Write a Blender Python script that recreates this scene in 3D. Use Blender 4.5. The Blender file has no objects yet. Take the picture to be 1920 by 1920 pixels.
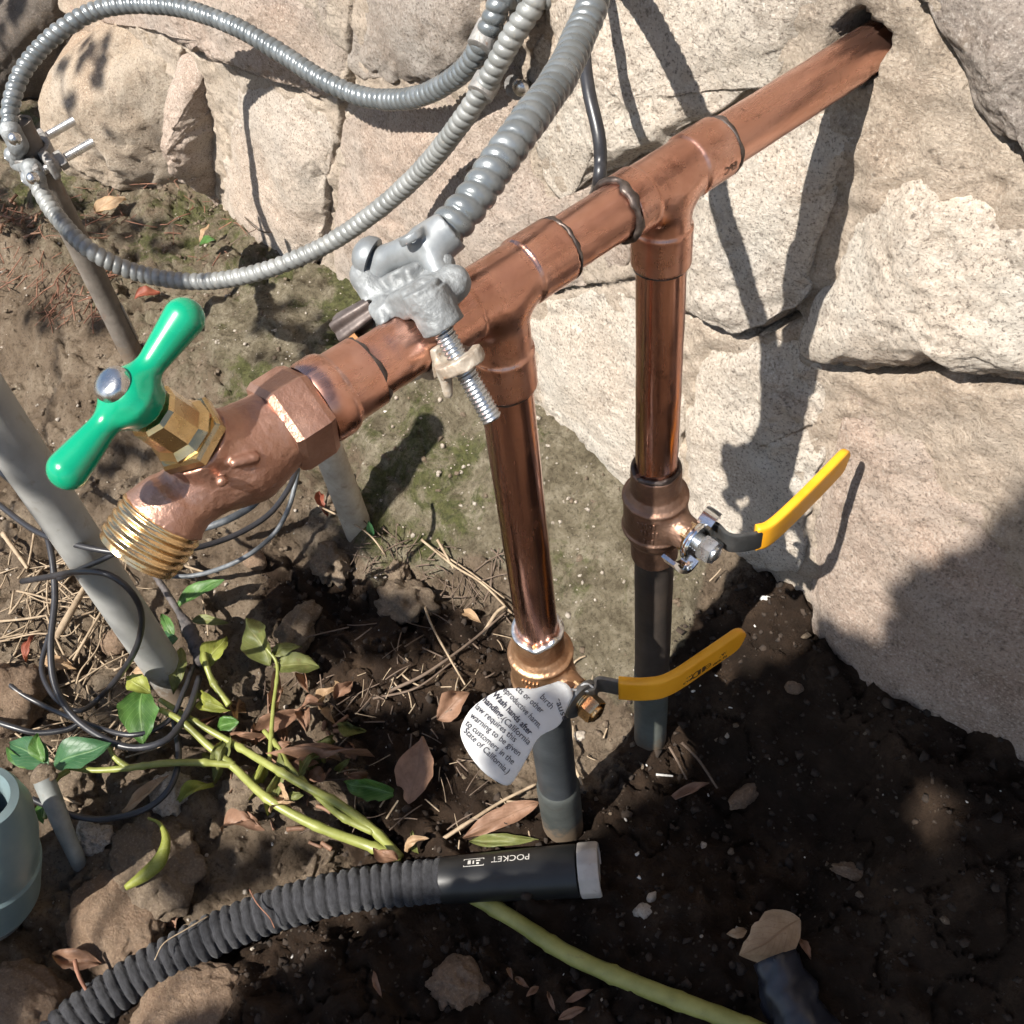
import bpy, math, random
import numpy as np
from mathutils import Vector, Matrix

# ------------------------------------------------------------------ camera, sky, sun, exposure
scene = bpy.context.scene
# World frame (metres): origin at the front tee, +Y along the copper pipe into the wall, +X right, +Z up.
CAM = np.array([0.2449, -0.1840, 0.2348])
RM = np.array([[0.66932071, 0.52742957, -0.52328562],
               [0.7373694, -0.55790377, 0.38082771],
               [-0.09108322, -0.64075067, -0.76232698]])
FPX = 1925.0
cam_data = bpy.data.cameras.new('camera')
cam_data.sensor_width = 36.0
cam_data.lens = 36.0 * FPX / 1920.0
cam_data.clip_start = 0.01
cam_data.clip_end = 200.0
cam = bpy.data.objects.new('camera', cam_data)
scene.collection.objects.link(cam)
rx, ry, rz = RM[:, 0], -RM[:, 1], -RM[:, 2]
cam.matrix_world = Matrix(((rx[0], ry[0], rz[0], CAM[0]), (rx[1], ry[1], rz[1], CAM[1]),
                           (rx[2], ry[2], rz[2], CAM[2]), (0, 0, 0, 1)))
scene.camera = cam

SUN_TAN = 1.25                                  # shadows run along +Y and fall 1.25 m per metre
SUN_EL = math.atan(SUN_TAN)
world = bpy.data.worlds.new('World')
scene.world = world
world.use_nodes = True
wn = world.node_tree
for n_ in list(wn.nodes):
    wn.nodes.remove(n_)
sky = wn.nodes.new('ShaderNodeTexSky')
sky.sky_type = 'NISHITA'
sky.sun_disc = False
sky.sun_elevation = SUN_EL
sky.sun_rotation = math.radians(180.0)          # sun stands towards -Y
bg = wn.nodes.new('ShaderNodeBackground')
bg.inputs['Strength'].default_value = 0.062
wo = wn.nodes.new('ShaderNodeOutputWorld')
wn.links.new(sky.outputs[0], bg.inputs['Color'])
wn.links.new(bg.outputs[0], wo.inputs['Surface'])
sun_data = bpy.data.lights.new('sun', 'SUN')
sun_data.energy = 4.6
sun_data.angle = math.radians(0.53)
sun_data.color = (1.0, 0.95, 0.87)
sun = bpy.data.objects.new('sun', sun_data)
scene.collection.objects.link(sun)
sun_dir = Vector((-0.02, math.cos(SUN_EL), -math.sin(SUN_EL)))   # direction the light travels
sun.rotation_euler = sun_dir.to_track_quat('-Z', 'Y').to_euler()
sun.location = (0, -2, 2.5)

scene.view_settings.view_transform = 'Standard'
scene.view_settings.look = 'None'
scene.view_settings.gamma = 1.0
scene.view_settings.use_curve_mapping = False
scene.view_settings.exposure = 1.22
scene.render.engine = 'CYCLES'
scene.cycles.use_denoising = True
scene.cycles.max_bounces = 4
scene.cycles.diffuse_bounces = 2
scene.cycles.glossy_bounces = 3
scene.cycles.transmission_bounces = 2
scene.cycles.caustics_reflective = False
scene.cycles.caustics_refractive = False
scene.cycles.use_adaptive_sampling = True
scene.cycles.adaptive_threshold = 0.03
scene.cycles.sample_clamp_indirect = 6.0

# ------------------------------------------------------------------ helpers
RNG = np.random.default_rng(7)
random.seed(7)
COL = scene.collection


def ray(px, py):
    return RM @ np.array([(px - 960.0) / FPX, (py - 960.0) / FPX, 1.0])


def at_depth(px, py, d):
    return CAM + ray(px, py) * d


def on_axis(px, py, ax, v):
    r = ray(px, py)
    return CAM + r * ((v - CAM[ax]) / r[ax])


def on_x(px, py, v): return on_axis(px, py, 0, v)
def on_y(px, py, v): return on_axis(px, py, 1, v)
def on_z(px, py, v): return on_axis(px, py, 2, v)


def _hash(ix, iy, iz, s):
    n = (ix.astype(np.int64) * 374761393 + iy.astype(np.int64) * 668265263 + iz.astype(np.int64) * 2147483647 // 7 + s * 974634777) & 0xFFFFFFFF
    n = ((n ^ (n >> 13)) * 1274126177) & 0xFFFFFFFF
    n = ((n ^ (n >> 16)) * 2246822519) & 0xFFFFFFFF
    return ((n ^ (n >> 15)) & 0xFFFFFF) / float(0xFFFFFF)


def vnoise(x, y, z=0.0, s=0):
    """smooth value noise in -1..1, vectorised"""
    x, y, z = np.broadcast_arrays(np.asarray(x, float), np.asarray(y, float), np.asarray(z, float))
    ix, iy, iz = np.floor(x), np.floor(y), np.floor(z)
    fx, fy, fz = x - ix, y - iy, z - iz
    fx, fy, fz = [t * t * t * (t * (t * 6 - 15) + 10) for t in (fx, fy, fz)]
    out = 0.0
    for dx in (0, 1):
        for dy in (0, 1):
            for dz in (0, 1):
                w = (fx if dx else 1 - fx) * (fy if dy else 1 - fy) * (fz if dz else 1 - fz)
                out = out + w * _hash(ix + dx, iy + dy, iz + dz, s)
    return out * 2 - 1


def fbm(x, y, z=0.0, s=0, o=4, g=0.5, l=2.03):
    out, a = 0.0, 1.0
    for k in range(o):
        f = l ** k
        out = out + a * vnoise(x * f + 13.7 * k, y * f - 7.1 * k, z * f + 3.3 * k, s + k)
        a *= g
    return out


def smooth(a, b, x):
    t = np.clip((x - a) / (b - a), 0, 1)
    return t * t * (3 - 2 * t)


ORG = {}


def thing(name, label, cat, loc, group=None):
    o = bpy.data.objects.new(name, None)
    o.empty_display_size = 0.01
    o.location = tuple(float(v) for v in loc)
    COL.objects.link(o)
    ORG[o.name] = np.array(o.location)
    tag(o, label, cat, group)
    return o


def tag(o, label=None, cat=None, group=None, kind=None):
    if label: o['label'] = label
    if cat: o['category'] = cat
    if group: o['group'] = group
    if kind: o['kind'] = kind
    return o


def mk(name, V, F, mat, parent=None, sharp=40.0, uv=None, org=None):
    """one mesh object from world-space vertices"""
    V = np.asarray(V, float).reshape(-1, 3)
    if parent is not None:
        o0 = ORG[parent.name]
    elif org is not None:
        o0 = np.asarray(org, float)
    else:
        o0 = np.array([V[:, 0].mean(), V[:, 1].mean(), V[:, 2].min()])
    me = bpy.data.meshes.new(name)
    me.from_pydata((V - o0).tolist(), [], [tuple(int(i) for i in f) for f in F])
    me.polygons.foreach_set('use_smooth', np.ones(len(me.polygons), bool))
    if sharp is not None:
        me.set_sharp_from_angle(angle=math.radians(sharp))
    if uv is not None:
        lay = me.uv_layers.new(name='UVMap')
        li = np.empty(len(me.loops), np.int32)
        me.loops.foreach_get('vertex_index', li)
        lay.data.foreach_set('uv', np.asarray(uv, float)[li].astype(np.float32).ravel())
    me.validate()
    me.update()
    if mat is not None:
        me.materials.append(mat)
    o = bpy.data.objects.new(name, me)
    COL.objects.link(o)
    if parent is None:
        o.location = tuple(o0)
        ORG[o.name] = o0
    else:
        o.parent = parent
        ORG[o.name] = o0
    return o


def join(parts):
    V, F, n = [], [], 0
    for v, f in parts:
        v = np.asarray(v, float).reshape(-1, 3)
        V.append(v)
        F += [tuple(i + n for i in q) for q in f]
        n += len(v)
    return np.vstack(V), F


def catmull(pts, n):
    """resample a Catmull-Rom spline to n points evenly by length"""
    P = np.asarray(pts, float)
    if len(P) == 2:
        dense = P[0] + (P[1] - P[0]) * np.linspace(0, 1, 50)[:, None]
    else:
        Q = np.vstack([2 * P[0] - P[1], P, 2 * P[-1] - P[-2]])
        dense = []
        for i in range(1, len(Q) - 2):
            p0, p1, p2, p3 = Q[i - 1], Q[i], Q[i + 1], Q[i + 2]
            t = np.linspace(0, 1, 40, endpoint=False)[:, None]
            dense.append(0.5 * (2 * p1 + (p2 - p0) * t + (2 * p0 - 5 * p1 + 4 * p2 - p3) * t ** 2 + (3 * p1 - p0 - 3 * p2 + p3) * t ** 3))
        dense = np.vstack(dense + [P[-1][None]])
    d = np.concatenate([[0], np.cumsum(np.linalg.norm(np.diff(dense, axis=0), axis=1))])
    s = np.linspace(0, d[-1], n)
    return np.stack([np.interp(s, d, dense[:, k]) for k in range(3)], 1), d[-1]


def frames(P):
    T = np.gradient(P, axis=0)
    T /= np.linalg.norm(T, axis=1)[:, None] + 1e-12
    n = np.cross(T[0], [0, 0, 1.0])
    if np.linalg.norm(n) < 1e-3:
        n = np.cross(T[0], [1.0, 0, 0])
    n /= np.linalg.norm(n)
    N = [n]
    for i in range(1, len(P)):
        n = N[-1] - T[i] * (N[-1] @ T[i])
        N.append(n / (np.linalg.norm(n) + 1e-12))
    N = np.array(N)
    return T, N, np.cross(T, N)


def sweep(P, rad, seg=16, caps=True):
    """tube along P; rad is a number, an array per point, or an array (points, seg)"""
    P = np.asarray(P, float)
    m = len(P)
    T, N, B = frames(P)
    th = np.arange(seg) * 2 * math.pi / seg
    R_ = np.broadcast_to(np.asarray(rad, float).reshape(-1, 1) if np.ndim(rad) == 1 else rad, (m, seg))
    V = P[:, None] + R_[..., None] * (np.cos(th)[None, :, None] * N[:, None] + np.sin(th)[None, :, None] * B[:, None])
    V = V.reshape(-1, 3)
    F = []
    for i in range(m - 1):
        a = i * seg
        for j in range(seg):
            k = (j + 1) % seg
            F.append((a + j, a + k, a + seg + k, a + seg + j))
    if caps:
        F.append(tuple(range(seg))[::-1])
        F.append(tuple((m - 1) * seg + j for j in range(seg)))
    return V, F


def tube(pts, r, n=24, seg=16, caps=True):
    P, L = catmull(pts, n)
    if np.ndim(r) == 1:
        r = np.interp(np.linspace(0, 1, n), np.linspace(0, 1, len(r)), r)
    return sweep(P, r, seg, caps)


def basis(d):
    d = np.asarray(d, float)
    d = d / np.linalg.norm(d)
    a = np.array([0, 0, 1.0]) if abs(d[2]) < 0.9 else np.array([1.0, 0, 0])
    u = np.cross(a, d)
    u /= np.linalg.norm(u)
    return d, u, np.cross(d, u)


def lathe(o, d, prof, seg=48, caps=True, phase=0.0):
    """profile = [(along, radius)] turned about the axis through o along d"""
    d, u, v = basis(d)
    o = np.asarray(o, float)
    th = phase + np.arange(seg) * 2 * math.pi / seg
    ring = np.cos(th)[:, None] * u + np.sin(th)[:, None] * v
    V = np.vstack([o + d * a + ring * r for a, r in prof])
    F = []
    for i in range(len(prof) - 1):
        for j in range(seg):
            k = (j + 1) % seg
            F.append((i * seg + j, i * seg + k, (i + 1) * seg + k, (i + 1) * seg + j))
    if caps:
        F.append(tuple(range(seg))[::-1])
        F.append(tuple((len(prof) - 1) * seg + j for j in range(seg)))
    return V, F


def hexnut(o, d, a0, a1, r, bev=0.12, n=6, phase=0.0):
    c = (a1 - a0) * bev
    return lathe(o, d, [(a0, r * 0.93), (a0 + c, r), (a1 - c, r), (a1, r * 0.93)], n, True, phase)


def thread(o, d, a0, a1, r, pitch, depth, seg=32, per=6):
    """a real helical thread"""
    n = max(8, int((a1 - a0) / pitch * per))
    d, u, v = basis(d)
    o = np.asarray(o, float)
    th = np.arange(seg) * 2 * math.pi / seg
    V = []
    for i in range(n + 1):
        a = a0 + (a1 - a0) * i / n
        ph = (a / pitch - th / (2 * math.pi)) % 1.0
        tri = np.abs(ph * 2 - 1)
        rr = r - depth * tri
        e = min(1.0, (i + 0.3) / 4.0, (n - i + 0.3) / 4.0)
        rr = rr * (0.9 + 0.1 * e)
        V.append(o + d * a + rr[:, None] * (np.cos(th)[:, None] * u + np.sin(th)[:, None] * v))
    V = np.vstack(V)
    F = []
    for i in range(n):
        for j in range(seg):
            k = (j + 1) % seg
            F.append((i * seg + j, i * seg + k, (i + 1) * seg + k, (i + 1) * seg + j))
    F.append(tuple(range(seg))[::-1])
    F.append(tuple(n * seg + j for j in range(seg)))
    return V, F


def box(c, ax, ay, az, hx, hy, hz, bev=0.0):
    """oriented box with chamfered edges"""
    c, ax, ay, az = [np.asarray(t, float) for t in (c, ax, ay, az)]
    bm = []
    b = min(bev, hx * .9, hy * .9, hz * .9)
    pts = []
    for sx in (-1, 1):
        for sy in (-1, 1):
            for sz in (-1, 1):
                pts += [(sx * (hx - b), sy * (hy - b), sz * hz), (sx * (hx - b), sy * hy, sz * (hz - b)), (sx * hx, sy * (hy - b), sz * (hz - b))]
    V = np.array([c + ax * p[0] + ay * p[1] + az * p[2] for p in pts])
    return hull(V)


def hull(V):
    import bmesh
    bm = bmesh.new()
    for v in V:
        bm.verts.new(v)
    r = bmesh.ops.convex_hull(bm, input=bm.verts)
    bm.verts.ensure_lookup_table()
    for g in [g for g in r['geom_interior'] if isinstance(g, bmesh.types.BMVert)]:
        if g.is_valid: bm.verts.remove(g)
    bm.verts.index_update()
    VV = np.array([v.co[:] for v in bm.verts])
    FF = [tuple(v.index for v in f.verts) for f in bm.faces]
    bm.free()
    return VV, FF


# ---- signed distance shapes -> mesh (surface nets), for cast and blended forms
def surfnet(f, lo, hi, h):
    lo, hi = np.asarray(lo, float), np.asarray(hi, float)
    n = np.ceil((hi - lo) / h).astype(int) + 1
    ax = [lo[k] + h * np.arange(n[k]) for k in range(3)]
    G = np.stack(np.meshgrid(*ax, indexing='ij'), -1)
    D = f(G)
    ins = D < 0
    c = [ins[i:n[0] - 1 + i, j:n[1] - 1 + j, k:n[2] - 1 + k] for i in (0, 1) for j in (0, 1) for k in (0, 1)]
    cnt = sum(x.astype(int) for x in c)
    act = (cnt > 0) & (cnt < 8)
    idx = -np.ones(act.shape, int)
    cells = np.argwhere(act)
    idx[act] = np.arange(len(cells))
    S = np.zeros((len(cells), 3))
    W = np.zeros(len(cells))
    for a in range(3):
        b1, b2 = [(1, 2), (0, 2), (0, 1)][a]
        for i in (0, 1):
            for j in (0, 1):
                p = cells.copy()
                p[:, b1] += i
                p[:, b2] += j
                q = p.copy()
                q[:, a] += 1
                d0, d1 = D[tuple(p.T)], D[tuple(q.T)]
                m = (d0 < 0) != (d1 < 0)
                t = np.where(m, d0 / np.where(m, d0 - d1, 1), 0)
                X = lo + h * (p + np.eye(3)[a] * t[:, None])
                S[m] += X[m]
                W[m] += 1
    V = S / W[:, None]
    F = []
    for a in range(3):
        b1, b2 = [(1, 2), (2, 0), (0, 1)][a]
        sl0 = [slice(None)] * 3
        sl1 = [slice(None)] * 3
        sl0[a] = slice(0, n[a] - 1)
        sl1[a] = slice(1, n[a])
        m = ins[tuple(sl0)] != ins[tuple(sl1)]
        E = np.argwhere(m)
        E = E[(E[:, b1] > 0) & (E[:, b2] > 0) & (E[:, b1] < n[b1] - 1) & (E[:, b2] < n[b2] - 1)]
        fl = ins[tuple(sl0)][tuple(E.T)]
        q = []
        for (i, j) in ((-1, -1), (0, -1), (0, 0), (-1, 0)):
            p = E.copy()
            p[:, b1] += i
            p[:, b2] += j
            q.append(idx[tuple(p.T)])
        q = np.stack(q, 1)
        q[~fl] = q[~fl][:, ::-1]
        F += q[(q >= 0).all(1)].tolist()
    return V, F


def sd_cyl(P, a, b, r, r2=None):
    a, b = np.asarray(a, float), np.asarray(b, float)
    L = np.linalg.norm(b - a)
    d = (b - a) / L
    t = (P - a) @ d
    rad = np.linalg.norm(P - a - t[..., None] * d, axis=-1)
    rr = r if r2 is None else r + (r2 - r) * np.clip(t / L, 0, 1)
    dx, dy = rad - rr, np.maximum(-t, t - L)
    return np.minimum(np.maximum(dx, dy), 0) + np.hypot(np.maximum(dx, 0), np.maximum(dy, 0))


def sd_caps(P, a, b, r, r2=None):
    a, b = np.asarray(a, float), np.asarray(b, float)
    ab = b - a
    t = np.clip(((P - a) @ ab) / (ab @ ab), 0, 1)
    rr = r if r2 is None else r + (r2 - r) * t
    return np.linalg.norm(P - a - t[..., None] * ab, axis=-1) - rr


def sd_sph(P, c, r): return np.linalg.norm(P - np.asarray(c, float), axis=-1) - r


def sd_box(P, c, h, rnd=0.0):
    q = np.abs(P - np.asarray(c, float)) - (np.asarray(h, float) - rnd)
    return np.linalg.norm(np.maximum(q, 0), axis=-1) + np.minimum(q.max(-1), 0) - rnd


def smin(a, b, k):
    h = np.clip(0.5 + 0.5 * (b - a) / k, 0, 1)
    return b + (a - b) * h - k * h * (1 - h)


def smax(a, b, k): return -smin(-a, -b, k)


# ---- text as real flat mesh
def text_mesh(s, size, bold=False):
    cu = bpy.data.curves.new('lettering', 'FONT')
    cu.body = s
    cu.size = size
    cu.fill_mode = 'BOTH'
    if bold: cu.offset = size * 0.018
    cu.resolution_u = 3
    o = bpy.data.objects.new('lettering', cu)
    COL.objects.link(o)
    dg = bpy.context.evaluated_depsgraph_get()
    me = bpy.data.meshes.new_from_object(o.evaluated_get(dg))
    V = np.array([v.co[:] for v in me.vertices])
    F = [tuple(p.vertices) for p in me.polygons]
    bpy.data.objects.remove(o)
    bpy.data.curves.remove(cu)
    bpy.data.meshes.remove(me)
    return V, F


def ico(sub):
    import bmesh
    bm = bmesh.new()
    bmesh.ops.create_icosphere(bm, subdivisions=sub, radius=1.0)
    V = np.array([v.co[:] for v in bm.verts])
    F = [tuple(v.index for v in f.verts) for f in bm.faces]
    bm.free()
    return V, F


ICO = {k: ico(k) for k in (1, 2, 3, 4, 5)}


def rock(c, size, seed, sub=4, rough=0.22, flat=0.75, rot=0.0, freq=1.6):
    V, F = ICO[sub]
    d = 1 + rough * fbm(V[:, 0] * freq + seed, V[:, 1] * freq, V[:, 2] * freq, seed, 4, 0.6)
    # broken planes
    rr = np.random.default_rng(seed)
    for _ in range(5):
        n = rr.normal(size=3)
        n /= np.linalg.norm(n)
        lim = rr.uniform(0.72, 1.0)
        t = (V * d[:, None]) @ n
        d = np.where(t > lim, d * (lim + (t - lim) * 0.4) / np.maximum(t, 1e-6), d)
    X = V * d[:, None] * np.asarray(size)
    X[:, 2] *= flat
    cr, sr = math.cos(rot), math.sin(rot)
    X = np.stack([X[:, 0] * cr - X[:, 1] * sr, X[:, 0] * sr + X[:, 1] * cr, X[:, 2]], 1)
    return X + np.asarray(c), F
# ------------------------------------------------------------------ procedural materials
class NT:
    def __init__(self, name):
        self.m = bpy.data.materials.new(name)
        self.m.use_nodes = True
        self.t = self.m.node_tree
        for n in list(self.t.nodes):
            self.t.nodes.remove(n)
        self.out = self.t.nodes.new('ShaderNodeOutputMaterial')
        self.b = self.t.nodes.new('ShaderNodeBsdfPrincipled')
        self.t.links.new(self.b.outputs[0], self.out.inputs['Surface'])
        self.co = self.t.nodes.new('ShaderNodeTexCoord').outputs['Object']

    def put(self, sock, v):
        if hasattr(v, 'is_linked') or isinstance(v, bpy.types.NodeSocket):
            self.t.links.new(v, sock)
        elif isinstance(v, (tuple, list)) and len(v) == 3 and sock.type == 'RGBA':
            sock.default_value = (*v, 1.0)
        else:
            sock.default_value = v

    def nd(self, typ, props=None, out=0, **inp):
        n = self.t.nodes.new(typ)
        for k, v in (props or {}).items():
            setattr(n, k, v)
        for k, v in inp.items():
            key = int(k[1:]) if k[0] == '_' else k.replace('_', ' ')
            self.put(n.inputs[key], v)
        return n.outputs[out]

    def noise(self, scale, detail=4.0, rough=0.55, vec=None, dist=0.0, out='Fac'):
        return self.nd('ShaderNodeTexNoise', None, out, Vector=vec or self.co, Scale=scale, Detail=detail, Roughness=rough, Distortion=dist)

    def voro(self, scale, feat='F1', out='Distance', vec=None):
        return self.nd('ShaderNodeTexVoronoi', {'feature': feat}, out, Vector=vec or self.co, Scale=scale)

    def ramp(self, fac, stops, interp='LINEAR'):
        n = self.t.nodes.new('ShaderNodeValToRGB')
        n.color_ramp.interpolation = interp
        e = n.color_ramp.elements
        while len(e) < len(stops):
            e.new(0.5)
        for k, (p, c) in enumerate(stops):
            e[k].position = p
            e[k].color = (*c, 1) if not np.isscalar(c) else (c, c, c, 1)
        self.put(n.inputs[0], fac)
        return n.outputs[0]

    def mix(self, fac, a, b, mode='MIX'):
        n = self.t.nodes.new('ShaderNodeMix')
        n.data_type = 'RGBA'
        n.blend_type = mode
        self.put(n.inputs[0], fac)
        self.put(n.inputs[6], a)
        self.put(n.inputs[7], b)
        return n.outputs[2]

    def math(self, op, a, b=0.0):
        n = self.t.nodes.new('ShaderNodeMath')
        n.operation = op
        self.put(n.inputs[0], a)
        self.put(n.inputs[1], b)
        return n.outputs[0]

    def mapr(self, v, a, b, c, d):
        n = self.t.nodes.new('ShaderNodeMapRange')
        for k, x in enumerate((v, a, b, c, d)):
            self.put(n.inputs[k], x)
        return n.outputs[0]

    def bump(self, h, strength=0.5, dist=0.001, normal=None):
        n = self.t.nodes.new('ShaderNodeBump')
        n.inputs['Strength'].default_value = strength
        n.inputs['Distance'].default_value = dist
        self.put(n.inputs['Height'], h)
        if normal is not None: self.t.links.new(normal, n.inputs['Normal'])
        return n.outputs[0]

    def stretch(self, s):
        n = self.t.nodes.new('ShaderNodeMapping')
        n.inputs['Scale'].default_value = s
        self.t.links.new(self.co, n.inputs['Vector'])
        return n.outputs[0]

    def done(self, color, rough, metal=0.0, normal=None, spec=None, **kw):
        self.put(self.b.inputs['Base Color'], color)
        self.put(self.b.inputs['Roughness'], rough)
        self.put(self.b.inputs['Metallic'], metal)
        if normal is not None: self.t.links.new(normal, self.b.inputs['Normal'])
        if spec is not None: self.put(self.b.inputs['Specular IOR Level'], spec)
        for k, v in kw.items():
            self.put(self.b.inputs[k.replace('_', ' ')], v)
        return self.m


def m_stone(name, lo, mid, hi, speck=0.5, stain=(0.20, 0.15, 0.11)):
    n = NT(name)
    big = n.noise(11, 4, 0.62, dist=0.5)
    c = n.ramp(big, [(0.30, lo), (0.5, mid), (0.68, hi)])
    tint = n.noise(5.5, 3, 0.6, dist=0.8, out='Color')
    c = n.mix(0.30, c, n.mix(1.0, c, n.ramp(tint, [(0.35, (1.0, 0.82, 0.72)), (0.5, (1.0, 1.0, 1.0)), (0.62, (0.86, 0.90, 0.98))]), 'MULTIPLY'))
    st = n.noise(48, 5, 0.72, dist=0.6)
    c = n.mix(n.ramp(st, [(0.33, 0.50), (0.48, 0.0), (0.58, 0.0), (0.72, 0.50)]), c, stain)
    fine = n.noise(520, 3, 0.75)
    c = n.mix(n.ramp(fine, [(0.36, 0.75), (0.455, 0.0), (0.545, 0.0), (0.64, min(1.0, speck * 1.25))]), c, n.ramp(fine, [(0.45, hi), (0.5, (0.11, 0.085, 0.07))], 'CONSTANT'))
    pores = n.voro(170)
    gate = n.ramp(st, [(0.42, 1.0), (0.50, 0.0)])
    pm = n.math('MULTIPLY', n.ramp(pores, [(0.13, 1.0), (0.24, 0.0)]), gate)
    c = n.mix(n.math('MULTIPLY', pm, 0.55), c, (0.085, 0.066, 0.052))
    vary = n.ramp(big, [(0.35, 0.45), (0.65, 1.0)])
    h = n.math('MULTIPLY', n.noise(120, 8, 0.78, dist=0.2), vary)
    return n.done(c, 0.92, normal=n.bump(h, 1.0, 0.0075), spec=0.2)


def m_soil():
    n = NT('soil')
    at = n.t.nodes.new('ShaderNodeAttribute')
    at.attribute_name = 'mask'
    sep = n.t.nodes.new('ShaderNodeSeparateColor')
    n.t.links.new(at.outputs['Color'], sep.inputs[0])
    moss, dark_soil, slab = sep.outputs[0], sep.outputs[1], sep.outputs[2]
    n1 = n.noise(22, 6, 0.62, dist=0.3)
    dry = n.ramp(n1, [(0.28, (0.090, 0.064, 0.043)), (0.5, (0.185, 0.138, 0.096)), (0.72, (0.30, 0.24, 0.175))])
    dark_ramp = n.ramp(n1, [(0.3, (0.013, 0.008, 0.005)), (0.52, (0.036, 0.022, 0.014)), (0.72, (0.090, 0.058, 0.037))])  # much darker brown ramp for the masked ground
    sl = n.ramp(n.noise(42, 7, 0.74, dist=0.5), [(0.3, (0.070, 0.054, 0.033)), (0.48, (0.185, 0.156, 0.105)), (0.7, (0.35, 0.305, 0.225))])
    wob = n.math('MULTIPLY', n.math('SUBTRACT', n.noise(60, 5, 0.65), 0.5), 1.3)
    c = n.mix(n.ramp(n.math('ADD', dark_soil, wob), [(0.35, 0.0), (0.65, 1.0)]), dry, dark_ramp)
    c = n.mix(n.ramp(n.math('ADD', slab, n.math('MULTIPLY', wob, 0.6)), [(0.4, 0.0), (0.6, 1.0)]), c, sl)
    mo = n.ramp(n.noise(190, 5, 0.7), [(0.35, (0.040, 0.050, 0.014)), (0.65, (0.125, 0.130, 0.045))])
    mfac = n.math('ADD', moss, n.math('MULTIPLY', n.math('SUBTRACT', n.noise(30, 7, 0.76, dist=0.7), 0.5), 2.4))
    c = n.mix(n.ramp(mfac, [(0.45, 0.0), (0.75, 0.85)]), c, mo)
    g = n.noise(330, 5, 0.75)
    c = n.mix(n.ramp(g, [(0.30, 0.75), (0.5, 0.0)]), c, (0.028, 0.020, 0.013))
    grit = n.voro(210)
    gm = n.math('MULTIPLY', n.ramp(grit, [(0.16, 1.0), (0.27, 0.0)]), n.ramp(n.noise(48, 4, 0.65), [(0.55, 0.0), (0.66, 1.0)]))
    gcol = n.ramp(n.voro(210, out='Color'), [(0.2, (0.16, 0.125, 0.09)), (0.7, (0.42, 0.37, 0.30))])
    c = n.mix(n.math('MULTIPLY', gm, n.mapr(dark_soil, 0, 1, 0.85, 0.35)), c, gcol)
    h = n.noise(95, 9, 0.80)
    return n.done(c, 0.95, normal=n.bump(h, 1.0, 0.0095), spec=0.15)


def m_metal(name, lo, mid, hi, rough=(0.25, 0.45), metal=1.0, scale=40, bump=0.15, bscale=250, bdist=0.0006, streak=None, dark=None, darkc=(0.05, 0.03, 0.025)):
    n = NT(name)
    v = n.stretch(streak) if streak else n.co
    big = n.noise(scale, 5, 0.6, vec=v, dist=0.3)
    c = n.ramp(big, [(0.3, lo), (0.5, mid), (0.7, hi)])
    fine = n.noise(bscale, 4, 0.65, vec=v)
    if dark:
        c = n.mix(n.ramp(n.noise(scale * 2.2, 6, 0.68), [(dark, 0.0), (dark + 0.14, 0.75)]), c, darkc)
    r = n.mapr(n.noise(scale * 1.5, 5, 0.6, vec=v), 0.3, 0.7, rough[0], rough[1])
    if name.startswith('copper'):
        fl = n.noise(70, 6, 0.72, dist=1.2)
        c = n.mix(n.ramp(fl, [(0.62, 0.0), (0.70, 0.55)]), c, (0.16, 0.085, 0.06))
        sp = n.noise(300, 4, 0.7)
        c = n.mix(n.ramp(sp, [(0.68, 0.0), (0.74, 0.6)]), c, (0.55, 0.44, 0.36))
        gr = n.noise(26, 6, 0.75, dist=0.6)
        c = n.mix(n.ramp(gr, [(0.68, 0.0), (0.78, 0.3)]), c, (0.16, 0.20, 0.15))
        sc = n.noise(700, 2, 0.6, vec=n.stretch((1.0, 0.08, 0.08)))
        r = n.math('ADD', r, n.mapr(sc, 0.5, 0.75, 0.0, 0.12))
        fine = n.math('ADD', fine, n.math('MULTIPLY', sc, 0.15))
    return n.done(c, r, metal, n.bump(fine, bump, bdist))


def m_plain(name, a, b, rough=0.5, scale=60, bump=0.0, bscale=200, bdist=0.0005, spec=None, dirt=None, dirtc=(0.16, 0.12, 0.08), mud=None, scuff=None, **kw):
    n = NT(name)
    c = n.ramp(n.noise(scale, 5, 0.6), [(0.32, a), (0.68, b)])
    if dirt is not None:
        c = n.mix(n.ramp(n.noise(scale * 1.7, 6, 0.7, dist=0.4), [(dirt, 0.0), (dirt + 0.15, 0.7)]), c, dirtc)
    if scuff is not None:                                   # scratches and rubbed marks
        sc = n.noise(scale * 3, 6, 0.75, vec=n.stretch((1.0, 1.0, 0.22)))
        c = n.mix(n.ramp(sc, [(scuff[0], 0.0), (scuff[0] + 0.06, 0.6)]), c, scuff[1])
        rough = n.mapr(n.noise(scale, 4, 0.6), 0.3, 0.7, rough * 0.75, min(1.0, rough * 1.7))
    if mud is not None:                                     # soil splashed up from the ground
        z = n.nd('ShaderNodeSeparateXYZ', None, 2, Vector=n.co)
        f = n.math('ADD', n.mapr(z, mud[0], mud[1], 1.0, 0.0), n.math('MULTIPLY', n.math('SUBTRACT', n.noise(130, 6, 0.7), 0.5), 1.4))
        c = n.mix(n.ramp(f, [(0.42, 0.0), (0.75, 0.9)]), c, (0.13, 0.095, 0.065))
    nn = n.bump(n.noise(bscale, 5, 0.65), bump, bdist) if bump else None
    return n.done(c, rough, 0.0, nn, spec, **kw)


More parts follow.
